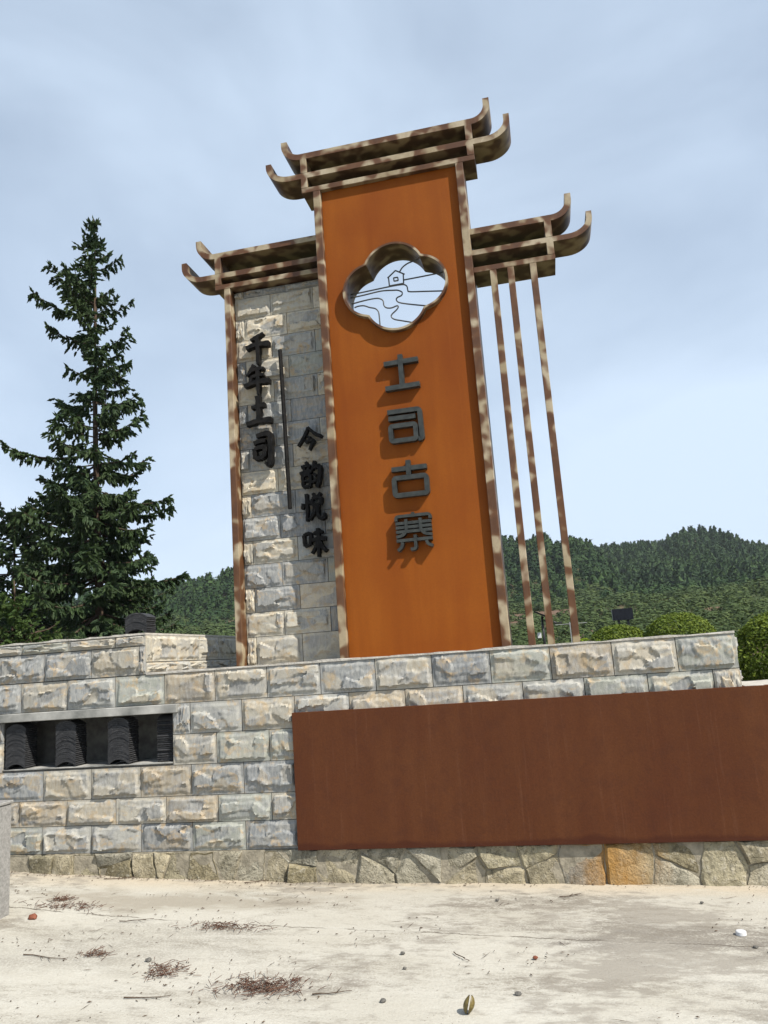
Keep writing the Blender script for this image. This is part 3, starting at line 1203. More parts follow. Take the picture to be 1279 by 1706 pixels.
def eave(z, th, xl, xr, left=None, right=None, tipl=None, tipr=None, y0=YF, y1=None, rz=0.17, rx=0.2):
    """a deep steel band at height z; a curl at an end rises to a tip height"""
    p = []
    if left is not None:
        p += [(left, tipl)] + [(left, tipl - (tipl - z - rz) * 0.5)] + arc(left + rx, z + rz, rx, rz, 180, 270)
    else:
        p += [(xl, z)]
    n = 8
    xa, xb = p[-1][0], (right - rx if right is not None else xr)
    p += [(xa + (xb - xa) * (k + 1) / n, z) for k in range(n - 1)]
    if right is not None:
        p += arc(right - rx, z + rz, rx, rz, 270, 360) + [(right, tipr - (tipr - z - rz) * 0.5), (right, tipr)]
    else:
        p += [(xr, z)]
    b = MB()
    b.ribbon(p, th, y0, y1 or y0 + DP)
    return b


# main posts and the three bands of the crown
for x0, x1 in ((CX - 0.737, CX - 0.666), (CX + 0.666, CX + 0.737)):
    b = MB()
    b.bbox(x0, x1, YF, YF + DP, SB, 6.1405, 0.003)
    b.build('post', PAINT, sign)
b = MB()
b.bbox(CX - 0.852, CX + 0.852, YF, YF + DP, 6.142, 6.195, 0.003)
two_tone(b.build('eave_band', PAINT, sign))
two_tone(eave(6.330, 0.056, 0, 0, CX - 1.182, CX + 1.182, 6.53, 6.55, rx=0.21, rz=0.165).build('eave_band', PAINT, sign, True, R(35)))
two_tone(eave(6.545, 0.060, 0, 0, CX - 1.010, CX + 1.010, 6.74, 6.76, rx=0.16, rz=0.15).build('eave_band', PAINT, sign, True, R(35)))
for s in (-1, 1):
    xo, xi = CX + s * 0.852, CX + s * 0.788
    for z0, z1 in ((6.1955, 6.3015), (6.3585, 6.5145)):
        b = MB()
        b.bbox(min(xo, xi), max(xo, xi), YF - 0.002, YF + DP, z0, z1, 0.002)
        two_tone(b.build('eave_strut', PAINT, sign))


# the plate with its quatrefoil opening
def quatrefoil(off=0.0, n=14):
    """outline of four overlapping lobes, grown by off"""
    C = [(0.0, 0.142, 0.294), (-0.228, 0.0, 0.265), (0.0, -0.142, 0.294), (0.228, 0.0, 0.265)]
    out = []
    N = 96
    for i in range(N):
        a = 2 * math.pi * i / N
        d = np.array([math.cos(a), math.sin(a)])
        best = 0
        for cx, cz, r in C:
            cc = np.array([cx, cz])
            bq = d @ cc
            disc = bq * bq - cc @ cc + (r + off) ** 2
            if disc > 0:
                best = max(best, bq + math.sqrt(disc))
        out.append(d * best)
    return [tuple(p) for p in out]


QC = (CX, 5.008)
hole = [(QC[0] + p[0], QC[1] + p[1]) for p in quatrefoil(-0.012)]
PX0, PX1, PZ0, PZ1 = CX - 0.664, CX + 0.664, SB + 0.004, 6.140
YP = 0.748
bm = bmesh.new()
outer = []
N = len(hole)
nb = 24
for i in range(N):
    a = 2 * math.pi * i / N
    d = (math.cos(a), math.sin(a))
    t = min((PX1 - QC[0]) / abs(d[0]) if abs(d[0]) > 1e-9 else 9e9, ((PZ1 - QC[1]) if d[1] > 0 else (QC[1] - PZ0)) / abs(d[1]) if abs(d[1]) > 1e-9 else 9e9)
    outer.append((QC[0] + d[0] * t, QC[1] + d[1] * t))
# a rectangle round the hole first, then the rest of the plate as plain quads
bz0, bz1 = 4.45, 5.57
outer = []
for i in range(N):
    a = 2 * math.pi * i / N
    d = (math.cos(a), math.sin(a))
    tx = (PX1 - QC[0]) / abs(d[0]) if abs(d[0]) > 1e-9 else 9e9
    tz = ((bz1 - QC[1]) if d[1] > 0 else (QC[1] - bz0)) / abs(d[1]) if abs(d[1]) > 1e-9 else 9e9
    outer.append((QC[0] + d[0] * min(tx, tz), QC[1] + d[1] * min(tx, tz)))
corners = [(PX1, bz1), (PX0, bz1), (PX0, bz0), (PX1, bz0)]
for i in range(N):
    for cpt in corners:
        ang = math.atan2(cpt[1] - QC[1], cpt[0] - QC[0]) % (2 * math.pi)
        if abs((2 * math.pi * i / N) - ang) <= math.pi / N + 1e-9:
            outer[i] = cpt
b = MB()
YPB = YP + 0.012
V = [(p[0], YP, p[1]) for p in hole] + [(p[0], YP, p[1]) for p in outer]
V += [(p[0], YPB, p[1]) for p in hole] + [(p[0], YPB, p[1]) for p in outer]
F = []
for i in range(N):
    j = (i + 1) % N
    F += [(i, j, N + j, N + i), (2 * N + i, 3 * N + i, 3 * N + j, 2 * N + j)]
b.add(V, F)
b.box(PX0, PX1, YP, YPB, PZ0, bz0)
b.box(PX0, PX1, YP, YPB, bz1, PZ1)
bm.free()
b.build('face_plate', CORTEN, sign)
# closed back of the board, with the same opening left by the ring
b = MB()
YK = YF + DP - 0.03
V = [(p[0], YK, p[1]) for p in hole] + [(p[0], YK, p[1]) for p in outer]
V += [(p[0], YK + 0.012, p[1]) for p in hole] + [(p[0], YK + 0.012, p[1]) for p in outer]
b.add(V, F)
b.box(PX0, PX1, YK, YK + 0.012, PZ0, bz0)
b.box(PX0, PX1, YK, YK + 0.012, bz1, PZ1)
b.build('back_plate', CORTEN, sign)

ring = MB()
ring.ribbon([(QC[0] + p[0], QC[1] + p[1]) for p in quatrefoil(-0.004)], 0.02, 0.688, YF + DP, closed=True)
ringo = two_tone(ring.build('quatrefoil_frame', PAINT, sign, True, R(30)))
DY = 0.85
RT = 0.0068
LN = {'roof_line': [(-1.186, 5.177), (-1.104, 5.241), (-1.018, 5.187)],
      'house_line': [(-1.176, 5.183), (-1.173, 5.094), (-1.034, 5.096), (-1.031, 5.193)],
      'window_line': [(-1.127, 5.169), (-1.087, 5.168), (-1.084, 5.135), (-1.125, 5.134), (-1.127, 5.169)]}
for k, p in LN.items():
    b = MB()
    for a, q in zip(p, p[1:]):
        b.tube([(a[0], DY, a[1]), (q[0], DY, q[1])], RT, 6)
    b.build(k, WIRE, ringo)
for p in ([(-1.065, 5.219), (-1.034, 5.26), (-0.988, 5.289), (-0.943, 5.302), (-0.80, 5.335)],
          [(-1.028, 5.13), (-0.837, 5.134), (-0.63, 5.141)],
          [(-1.559, 5.071), (-1.425, 5.076), (-1.174, 5.087), (-1.069, 5.087), (-1.026, 5.08), (-1.004, 5.056), (-1.0, 5.021), (-0.983, 5.001), (-0.849, 4.98), (-0.66, 4.952)],
          [(-1.562, 5.037), (-1.427, 5.044), (-1.259, 5.056), (-1.139, 5.043), (-1.095, 5.035), (-1.056, 5.008), (-1.065, 4.977), (-1.103, 4.964), (-1.117, 4.944), (-1.104, 4.918), (-1.062, 4.897), (-0.956, 4.864), (-0.80, 4.822)],
          [(-1.554, 4.974), (-1.431, 4.987), (-1.33, 4.991), (-1.281, 4.983), (-1.246, 4.955), (-1.241, 4.907), (-1.217, 4.877), (-1.168, 4.868), (-1.118, 4.88), (-1.103, 4.869), (-1.121, 4.841), (-1.169, 4.803), (-1.177, 4.776), (-1.149, 4.748), (-1.097, 4.728), (-0.985, 4.690)],
          [(-1.529, 4.932), (-1.489, 4.94), (-1.434, 4.935), (-1.38, 4.908), (-1.326, 4.887), (-1.298, 4.848), (-1.293, 4.784), (-1.292, 4.68)]):
    q = spline(p, 5)
    b = MB()
    b.tube([(x, DY, z) for x, z in q], RT, 6)
    b.build('river_line', WIRE, ringo, True)


# -------- lettering: each character is one part made of raised strokes
def rounded(pts, r=0.06, n=4):
    """round the inner corners of a polyline"""
    out = [pts[0]]
    for a, b_, c_ in zip(pts, pts[1:], pts[2:]):
        a, b_, c_ = map(np.array, (a, b_, c_))
        ra = min(r, np.linalg.norm(a - b_) / 2)
        rc = min(r, np.linalg.norm(c_ - b_) / 2)
        p0 = b_ + (a - b_) / np.linalg.norm(a - b_) * ra
        p1 = b_ + (c_ - b_) / np.linalg.norm(c_ - b_) * rc
        for k in range(n + 1):
            t = k / n
            out.append(tuple((1 - t) ** 2 * p0 + 2 * t * (1 - t) * b_ + t * t * p1))
    out.append(pts[-1])
    return out


def character(strokes, x0, z0, w, h, th, yf, yb, m, parent):
    b = MB()
    for i, s in enumerate(strokes):
        closed = len(s) > 3 and s[0] == s[-1]
        if closed:
            p = list(s[:-1])
            q = []
            n = len(p)
            for k in range(n):
                q += rounded([tuple((np.array(p[k - 1]) + np.array(p[k])) / 2), p[k], tuple((np.array(p[k]) + np.array(p[(k + 1) % n])) / 2)], 0.07)[1:-1]
            p = q
        else:
            p = rounded(list(s), 0.08) if len(s) > 2 else list(s)
        p = [(x0 + x * w, z0 + z * h) for x, z in p]
        b.ribbon(p, th, yf - 0.0012 * i, yb, closed)
    return b.build('character', m, parent)


TU = [[(0, .78), (1, .80)], [(.49, 1.0), (.49, .10)], [(0, .06), (1, .08)]]
SI = [[(0, .93), (.93, .93), (.95, .05), (.84, .05)], [(.02, .73), (.80, .73)], [(.06, .50), (.78, .50), (.78, .06), (.06, .06), (.06, .50)]]
GU = [[(0, .78), (1, .78)], [(.48, 1.0), (.48, .60)], [(.05, .53), (.97, .53), (.97, .05), (.05, .05), (.05, .53)]]
ZHAI = [[(.02, .80), (.02, .92), (.98, .92), (.98, .80)], [(.5, 1.0), (.5, .92)],
        [(0, .735), (1, .735)], [(0, .625), (1, .625)], [(0, .515), (1, .515)],
        [(.30, .83), (.30, .54), (.20, .42), (0, .39)], [(.70, .83), (.70, .54), (.80, .42), (1, .39)],
        [(0, .29), (1, .29)], [(.53, .41), (.53, .05), (.38, .05)], [(.17, .24), (.14, .12), (.02, .04)], [(.84, .24), (.87, .14), (1, .10)]]
LX0, LW = -1.274 + 0.018, 0.353 - 0.036
for st, z0, z1, th in ((TU, 3.996, 4.327, 0.044), (SI, 3.497, 3.812, 0.042), (GU, 2.998, 3.327, 0.042), (ZHAI, 2.508, 2.853, 0.0265)):
    character(st, LX0, z0, LW, z1 - z0, th, 0.692, 0.7475, IRON, sign)

# right wing: three bands, strut, three bars
YR = 0.73
XR0 = CX + 0.7385
for z, th, rt, tip, rx, rz in ((5.219, 0.05, 0.712, 5.43, 0.2, 0.155), (5.432, 0.056, 0.548, 5.64, 0.16, 0.15)):
    two_tone(eave(z, th, XR0, 0, None, rt, None, tip, y0=YR, rx=rx, rz=rz).build('eave_band', PAINT, sign, True, R(35)))
b = MB()
b.bbox(XR0, 0.378, YR, YR + DP, 5.021, 5.072, 0.003)
two_tone(b.build('eave_band', PAINT, sign))
for z0, z1 in ((5.0725, 5.1935), (5.2445, 5.4035)):
    b = MB()
    b.bbox(0.314, 0.376, YR - 0.002, YR + DP, z0, z1, 0.002)
    two_tone(b.build('eave_strut', PAINT, sign))
for x in (-0.214, -0.056, 0.146):
    b = MB()
    b.bbox(x, x + 0.059, YR, YR + 0.075, SB, 5.0205, 0.003)
    b.build('bar', PAINT, sign)

# left wing: three bands, strut, outer post, stone tiled slab
YL = 0.88
XL1 = CX - 0.7385
for z, th, lf, tip, rx, rz in ((5.53, 0.054, -3.302, 5.74, 0.2, 0.155), (5.757, 0.056, -3.137, 5.955, 0.16, 0.15)):
    two_tone(eave(z, th, 0, XL1, lf, None, tip, None, y0=YL, rx=rx, rz=rz).build('eave_band', PAINT, sign, True, R(35)))
b = MB()
b.bbox(-2.968, XL1, YL, YL + DP, 5.38, 5.432, 0.003)
two_tone(b.build('eave_band', PAINT, sign))
for z0, z1 in ((5.4325, 5.5025), (5.5575, 5.7285)):
    b = MB()
    b.bbox(-2.966, -2.902, YL - 0.002, YL + DP, z0, z1, 0.002)
    two_tone(b.build('eave_strut', PAINT, sign))
b = MB()
b.bbox(-2.873, -2.811, YL, YL + DP, SB, 5.3795, 0.003)
b.build('post', PAINT, sign)
YS = 1.0
b = MB()
b.box(-2.8105, -1.79, YS + 0.012, YS + 0.19, SB, 5.379)
slab = b.build('slab_core', MORTAR, sign)
zs = [SB + 0.002, 1.8895] + [1.8895 + 0.2275 * k for k in range(1, 15)] + [5.302, 5.377]
zs = [z for z in zs if z <= 5.302] + [5.377]
zs = sorted(set(round(z, 4) for z in zs))
for i, (z0, z1) in enumerate(zip(zs, zs[1:])):
    if z1 - z0 < 0.03:
        continue

    def pf(s0, s1, z):
        if s0 > -2.45:
            return GREYS[:2] + [GREYS[3], GREYS[5], (0.24, 0.255, 0.27)] if random.random() < 0.62 else TANS
        return TANS if random.random() < 0.66 else GREYS[:2] + GREYS[5:6]
    row(slab, -2.808, -1.80, z0, z1, -2.714 if i % 2 == 0 else -2.43, y=YS, w=0.448, pfun=pf,
        plainf=lambda s0, s1, z: s1 > -1.95 and (z < 2.3 or random.random() < 0.35))

# divider bar and brush-written characters on the tiles
b = MB()
b.tube([(-2.325, 0.925, 4.655), (-2.30, 0.925, 3.055)], 0.021, 8)
for z in (4.5, 3.2):
    b.tube([(-2.318, 0.925, z), (-2.318, 0.99, z)], 0.008, 6)
b.build('divider_rod', BLACKM, sign, True, R(40))


def brush(strokes, x0, z0, w, h, parent, th=0.096, yf=0.885, yb=0.955):
    """brush strokes: points (x, z, weight)"""
    b = MB()
    for i, s in enumerate(strokes):
        s = np.array(s, dtype=float)
        q = np.array(spline(s[:, :2], 5)) if len(s) > 2 else np.array([s[0, :2] + (s[1, :2] - s[0, :2]) * t for t in np.linspace(0, 1, 7)])
        tt = np.linspace(0, len(s) - 1, len(q))
        wt = np.interp(tt, np.arange(len(s)), s[:, 2]) * th * h
        wt = wt * (1 + 0.12 * np.sin(np.arange(len(q)) * 2.1 + i))
        p = [(x0 + a * w, z0 + c_ * h) for a, c_ in q]
        b.ribbon(p, np.maximum(wt, 0.004), yf - 0.0013 * i, yb)
    for px in (0.35, 0.65):                                   # stand-off pins into the tiles
        pass
    return b.build('character', BLACKM, parent)


QIAN = [[(.78, .98, .6), (.50, .88, 1.2), (.22, .80, .7)], [(.02, .56, 1.3), (.45, .64, 1.3), (1.0, .62, 1.7)], [(.50, .90, 1.2), (.52, .5, 1.3), (.50, .0, .9)]]
NIAN = [[(.42, 1.0, 1.2), (.28, .82, 1.3), (.12, .66, .6)], [(.32, .82, 1.0), (.62, .86, 1.2), (.80, .84, .9)], [(.28, .60, .9), (.55, .64, 1.1), (.78, .64, .9)],
        [(.28, .60, 1.1), (.26, .42, 1.2)], [(.0, .34, 1.2), (.5, .42, 1.4), (1.0, .42, 1.8)], [(.55, .84, 1.2), (.56, .4, 1.3), (.54, .0, .7)]]
TUB = [[(.22, .62, 1.2), (.5, .66, 1.4), (.76, .68, 1.5)], [(.48, 1.0, 1.7), (.50, .6, 1.6), (.48, .14, 1.4)], [(.0, .08, 1.5), (.5, .15, 1.7), (1.0, .14, 2.0)]]
SIB = [[(.25, .93, 1.2), (.6, .98, 1.5), (.88, .94, 1.6), (.90, .5, 1.3), (.82, .04, 1.6), (.62, .10, .8)], [(.12, .72, 1.2), (.4, .77, 1.3), (.66, .77, 1.1)],
       [(.14, .54, 1.3), (.16, .26, 1.3)], [(.14, .54, 1.0), (.4, .58, 1.2), (.64, .56, 1.4), (.58, .28, 1.2)], [(.16, .24, 1.0), (.38, .26, 1.3), (.60, .28, 1.0)]]
JIN = [[(.45, 1.0, 1.0), (.28, .62, 1.4), (.0, .22, 1.0)], [(.45, 1.0, 1.1), (.68, .72, 1.6), (1.0, .52, 1.5)], [(.40, .60, 1.1), (.52, .52, 1.3)], [(.30, .36, 1.1), (.50, .42, 1.3), (.66, .38, 1.4), (.56, .20, 1.3), (.46, .0, .8)]]
YUN = [[(.30, 1.0, 1.3), (.38, .90, 1.2)], [(.08, .82, 1.2), (.32, .86, 1.2), (.54, .84, 1.0)], [(.18, .78, 1.0), (.24, .66, 1.1)], [(.44, .80, 1.0), (.38, .66, 1.1)], [(.0, .58, 1.3), (.3, .62, 1.3), (.58, .62, 1.2)],
       [(.12, .48, 1.2), (.14, .08, 1.2)], [(.12, .48, 1.0), (.34, .52, 1.2), (.50, .46, 1.3), (.46, .06, 1.2)], [(.14, .28, .9), (.44, .30, .9)], [(.14, .08, 1.1), (.44, .08, 1.1)],
       [(.74, 1.0, 1.2), (.68, .80, 1.2), (.58, .66, .6)], [(.68, .76, 1.0), (.86, .80, 1.4), (.98, .74, 1.6), (.92, .30, 1.4), (.80, .02, 1.5)], [(.68, .52, 1.2), (.80, .44, 1.1)], [(.60, .20, 1.1), (.80, .30, 1.2)]]
YUE = [[(.06, .66, 1.3), (.0, .46, 1.1)], [(.22, 1.0, 1.3), (.23, .5, 1.3), (.20, .0, 1.0)], [(.32, .72, 1.2), (.38, .62, 1.1)],
       [(.52, 1.0, 1.2), (.58, .88, 1.2)], [(.88, 1.0, 1.0), (.74, .86, 1.3)], [(.48, .80, 1.2), (.48, .56, 1.2)], [(.48, .80, 1.0), (.70, .84, 1.3), (.88, .78, 1.5), (.82, .56, 1.2)], [(.50, .56, 1.1), (.80, .58, 1.1)],
       [(.58, .50, 1.3), (.52, .26, 1.3), (.32, .04, .8)], [(.72, .52, 1.3), (.72, .18, 1.3), (.84, .06, 1.6), (1.0, .10, 1.4), (1.0, .24, .8)]]
WEI = [[(.0, .80, 1.2), (.04, .42, 1.2)], [(.0, .80, 1.0), (.18, .84, 1.2), (.32, .80, 1.4), (.28, .46, 1.2)], [(.04, .42, 1.1), (.28, .46, 1.1)],
       [(.46, .82, 1.2), (.66, .86, 1.3), (.88, .86, 1.2)], [(.38, .58, 1.3), (.66, .64, 1.5), (1.0, .62, 1.6)], [(.66, 1.0, 1.4), (.67, .5, 1.5), (.64, .0, 1.0)], [(.64, .58, 1.1), (.52, .34, 1.2), (.34, .14, .8)], [(.70, .58, 1.1), (.82, .34, 1.4), (1.0, .18, 1.5)]]
for st, x0, z0, w, h in ((QIAN, -2.672, 4.530, 0.245, 0.325), (NIAN, -2.700, 4.215, 0.262, 0.315), (TUB, -2.690, 3.905, 0.255, 0.300), (SIB, -2.650, 3.495, 0.215, 0.325)):
    brush(st, x0, z0, w, h, sign)
for st, x0, z0, w, h in ((JIN, -2.185, 3.600, 0.240, 0.225), (YUN, -2.180, 3.225, 0.205, 0.260), (YUE, -2.175, 2.915, 0.215, 0.260), (WEI, -2.175, 2.570, 0.215, 0.270)):
    brush(st, x0, z0, w, h, sign, th=0.090, yf=0.90)


# ------------------------------------------------------------------ concrete post at the left edge
pz = float(ground_z(-3.9, -1.08))
post = thing('concrete_post', 'squat grey concrete post cut off at the left edge of the picture', 'post', (-3.94, -1.08, pz))
b = MB()
b.bbox(-4.085, -3.80, -1.2, -0.93, pz - 0.05, 0.80, 0.008)
b.build('shaft', POSTC, post)
b = MB()
b.bbox(-4.095, -3.792, -1.21, -0.92, 0.8005, 0.822, 0.005)
b.build('cap_slab', POSTC, post)


# ------------------------------------------------------------------ spruces
def brushes(P, D, L, W, g, up=None):
    """needle-clad twigs: two crossed, toothed, tapering blades per twig"""
    n = len(P)
    D = D / np.linalg.norm(D, axis=1)[:, None]
    ref = np.tile([0, 0, 1.0], (n, 1)) + g.normal(size=(n, 3)) * 0.35
    A = np.cross(D, ref)
    A /= np.linalg.norm(A, axis=1)[:, None]
    B = np.cross(D, A)
    ts = [0.0, 0.18, 0.36, 0.54, 0.72, 1.0]
    ws = [0.25, 1.0, 0.62, 1.0, 0.55, 0.05]
    Vs, Ts, base = [], [], 0
    for S in (A, B):
        block = []
        for t, w in zip(ts, ws):
            c_ = P + D * (L * t)[:, None]
            jit = g.uniform(0.75, 1.25, n)
            block.append(c_ + S * (W * w * jit)[:, None] - D * (L * 0.07)[:, None] * (w == 1.0) * -1)
            block.append(c_ - S * (W * w * jit)[:, None] + D * (L * 0.07)[:, None] * (w == 1.0))
        Vb = np.stack(block, 1)                       # n, 12, 3
        k = Vb.shape[1]
        idx = base + np.arange(n)[:, None] * k
        for q in range(len(ts) - 1):
            Ts.append(np.stack([idx[:, 0] + 2 * q, idx[:, 0] + 2 * q + 1, idx[:, 0] + 2 * q + 3, idx[:, 0] + 2 * q + 2], 1))
        Vs.append(Vb.reshape(-1, 3))
        base += n * k
    return np.concatenate(Vs), np.concatenate(Ts)


def spruce(label, x, y, zb, top, profL, profR, seed, m, spacing=0.36, per=6, dense=1.0, lean=0.0, bl=0.30, bw=0.05, lowz=None, group=None):
    """profL / profR: (height, reach) tables for the two sides seen from the front"""
    g = np.random.default_rng(seed)
    t = thing('spruce_tree', label, 'tree', (x, y, zb), group)
    H = top - zb
    b = MB()
    pts, rs = [], []
    for k in range(14):
        f = k / 13
        pts.append((x + lean * (1 - f) + 0.03 * math.sin(f * 9), y, zb - 0.3 + (H + 0.3) * f))
        rs.append(0.012 + 0.017 * H / 2 * (1 - f) ** 0.9)
    b.tube(pts, rs, 8)
    b.build('trunk', BARK, t, True)
    LZ, LR = np.array(profL).T
    RZ, RR = np.array(profR).T
    P, D, L, W = [], [], [], []
    limbs = MB()
    z = lowz if lowz is not None else zb + 0.3
    while z < top - 0.25:
        f = (z - zb) / H
        low = 1.0 + 0.45 * min(1, max(0, (0.5 - f) / 0.15))       # fuller below the middle
        nb_ = max(3, int(round(per * low * g.uniform(0.7, 1.25))))
        a0 = g.uniform(0, 2 * math.pi)
        for i in range(nb_):
            a = a0 + 2 * math.pi * (i + g.uniform(-.3, .3)) / nb_
            ca = math.cos(a)
            zz = z + g.uniform(-0.14, 0.14)
            reach = np.interp(zz, LZ, LR) * (1 - ca) / 2 + np.interp(zz, RZ, RR) * (1 + ca) / 2
            if f > 0.45 and g.random() < 0.16:
                continue
            reach *= g.uniform(0.42, 1.22) * (0.9 if f > 0.55 else 1)
            if reach < 0.12:
                reach = 0.12
            droop = np.interp(f, [0, 0.4, 0.75, 1.0], [-0.34, -0.16, 0.10, 0.75]) + g.normal() * 0.08
            o = np.array([x + lean * (1 - f), y, zz])
            dirh = np.array([math.cos(a), math.sin(a), 0])
            n = max(3, int(reach / 0.13))
            pp = []
            for k in range(n + 1):
                s = k / n
                zoff = reach * (droop * s - 0.22 * s * (1 - f) + 0.34 * s ** 3 * (1 - 0.2 * f))
                pp.append(o + dirh * reach * s + np.array([0, 0, zoff]))
            if reach > 0.5:
                limbs.tube([tuple(q) for q in pp[::2] + ([pp[-1]] if n % 2 else [])], [0.010 + 0.012 * reach * (1 - k / max(1, len(pp[::2]) - 1 + (n % 2))) for k in range(len(pp[::2]) + (n % 2))], 4)
            side = np.array([-dirh[1], dirh[0], 0])
            for k in range(n):
                s = (k + 0.5) / n
                if s < 0.18 and reach > 0.7:
                    continue
                c_ = (pp[k] + pp[k + 1]) / 2
                dv = pp[k + 1] - pp[k]
                dv = dv / np.linalg.norm(dv)
                m_ = max(1, int(round(2.6 * dense * low)))
                for q in range(m_):
                    sg = 1 if g.random() < 0.5 else -1
                    d = dv * g.uniform(0.25, 0.8) + side * sg * g.uniform(0.4, 1.0) + np.array([0, 0, g.uniform(-0.75, 0.12)])
                    ll = bl * g.uniform(0.6, 1.25) * (0.55 + 0.6 * min(1, reach / 1.5) * (1 - 0.45 * s))
                    P.append(c_ + g.normal(size=3) * 0.02)
                    D.append(d)
                    L.append(ll)
                    W.append(bw * g.uniform(0.75, 1.2))
                    # second-order twigs spread the spray sideways
                    if reach > 0.8 and g.random() < 0.75 * dense:
                        e = c_ + d / np.linalg.norm(d) * ll * g.uniform(0.5, 1.0)
                        for _ in range(2):
                            d2 = d * 0.6 + side * g.normal() * 0.6 + np.array([0, 0, g.uniform(-1.0, -0.1)])
                            P.append(e)
                            D.append(d2)
                            L.append(bl * g.uniform(0.5, 1.0))
                            W.append(bw * g.uniform(0.7, 1.1))
                if g.random() < 0.7 * dense:                    # hanging twigs
                    P.append(c_)
                    D.append(np.array([g.normal() * .25, g.normal() * .25, -1]))
                    L.append(bl * g.uniform(0.7, 1.4) * (0.5 + 0.5 * min(1, reach)))
                    W.append(bw * g.uniform(0.8, 1.2))
            dv = pp[-1] - pp[-2]
            dv = dv / np.linalg.norm(dv)
            for q in (-0.55, 0, 0.55):                          # a three-fingered upturned tip
                P.append(pp[-1] - dv * 0.06)
                D.append(dv + side * q + np.array([0, 0, 0.25]))
                L.append(bl * g.uniform(0.55, 0.85))
                W.append(bw * 0.7)
        z += spacing * g.uniform(0.6, 1.45) * (0.7 + 0.3 * (1 - f))
    for q in range(9):                                          # leader
        P.append(np.array([x, y, top - 0.10 - 0.09 * q]))
        D.append(np.array([g.normal() * .5, g.normal() * .5, 1.0 if q else 3]))
        L.append(bl * 0.8)
        W.append(bw * 0.55)
    V, T = brushes(np.array(P), np.array(D), np.array(L), np.array(W), g)
    big_mesh('foliage', V, T, m, t)
    if limbs.v:
        limbs.build('limbs', BARK, t)
    return t


PL = [(1.2, 2.5), (3.0, 2.6), (5.9, 2.2), (7.2, 2.1), (7.9, 2.5), (8.4, 3.4), (8.7, 2.4), (9.2, 1.5), (10, 1.75), (10.4, 1.9), (11.2, 2.15), (11.8, 1.7), (12.3, 1.5), (12.8, 1.95), (13.5, 1.5), (14.3, 1.35), (14.7, 0.7), (15.1, 0.9), (15.5, 0.4), (16.0, 0.40), (16.6, 0.1)]
PR = [(1.2, 1.7), (3.0, 2.1), (4.6, 2.35), (5.2, 2.2), (5.9, 1.9), (7.2, 1.9), (8.2, 1.75), (8.7, 1.75), (9.3, 1.95), (10.3, 1.75), (11.0, 1.4), (12.0, 1.35), (12.8, 1.65), (13.6, 1.45), (14.3, 1.1), (14.9, 0.75), (15.1, 0.85), (15.5, 0.4), (16.0, 0.40), (16.6, 0.1)]
spruce('tall dark spruce with a bare streaked trunk and drooping boughs rising into the sky', -13.42, 15.0, 1.3, 16.62, PL, PR, 31, NEEDLE, lean=0.22, dense=1.0, spacing=0.47, per=5)
spruce('shorter dense spruce behind the left foot of the tall spruce', -18.1, 17.5, 1.3, 7.7, [(1.2, 3.4), (5, 2.8), (7.0, 1.6), (7.7, 0.4)], [(1.2, 3.2), (5, 2.7), (7.0, 1.4), (7.7, 0.4)], 9, NEEDLE, spacing=0.46, per=7, dense=0.7)
spruce('shorter dense spruce hidden low behind the tall spruce trunk', -15.6, 19.0, 1.3, 7.2, [(1.2, 3.0), (5, 2.4), (7.2, 0.3)], [(1.2, 2.4), (5, 1.9), (7.2, 0.3)], 12, NEEDLE, spacing=0.46, per=7, dense=0.6)
spruce('small yellow green spruce at the left edge above the wall', -9.35, 6.2, 1.2, 3.45, [(1.2, 1.1), (2.2, 1.0), (3.45, 0.1)], [(1.2, 0.95), (2.2, 0.85), (3.45, 0.1)], 15, NEEDLE2, spacing=0.16, per=9, dense=1.1, bl=0.17, bw=0.028)


# ------------------------------------------------------------------ clipped round bushes, low plants
def leaf_quads(C, Nn, size, g, aspect=0.5):
    n = len(C)
    t = np.cross(Nn, g.normal(size=(n, 3)))
    t /= np.linalg.norm(t, axis=1)[:, None]
    s = np.cross(Nn, t)
    s /= np.linalg.norm(s, axis=1)[:, None]
    L = (size * g.uniform(0.7, 1.3, n))[:, None]
    V = np.stack([C - t * L * .5, C + s * L * aspect * .5, C + t * L * .6, C - s * L * aspect * .5], 1).reshape(-1, 3)
    T = np.arange(4 * n).reshape(n, 4)
    return V, T


def bush(label, x, y, zb, rx, rz, seed, m, n=9000, size=0.045):
    g = np.random.default_rng(seed)
    t = thing('clipped_bush', label, 'bush', (x, y, zb), 'clipped round bushes behind the wall')
    d = g.normal(size=(n, 3))
    d /= np.linalg.norm(d, axis=1)[:, None]
    lump = np.array([1 + 0.05 * noise.noise(Vector(q * 3.0) + Vector((seed, 0, 0))) + 0.045 * noise.noise(Vector(q * 9.0)) for q in d])
    rr = (1 - np.abs(g.normal(size=n)) * 0.055 + (g.random(n) < 0.03) * g.uniform(0, 0.05, n)) * lump
    C = d * rr[:, None] * np.array([rx, rx, rz]) + np.array([x, y, zb + rz * 0.95])
    k = C[:, 2] > zb
    C, d = C[k], d[k]
    N_ = d * 0.7 + g.normal(size=d.shape) * 0.55 + np.array([0, 0, 0.25])
    V, T = leaf_quads(C, N_, size, g, 0.55)
    big_mesh('foliage', V, T, m, t)
    b = MB()
    for q in range(5):
        a = q * 1.3
        b.tube([(x + 0.03 * math.cos(a), y + 0.03 * math.sin(a), zb - 0.1), (x + 0.3 * rx * math.cos(a), y + 0.3 * rx * math.sin(a), zb + rz * 0.5), (x + 0.7 * rx * math.cos(a), y + 0.7 * rx * math.sin(a), zb + rz * 1.1)], [0.03, 0.02, 0.008], 5)
    b.build('stem', BARK, t)
    return t


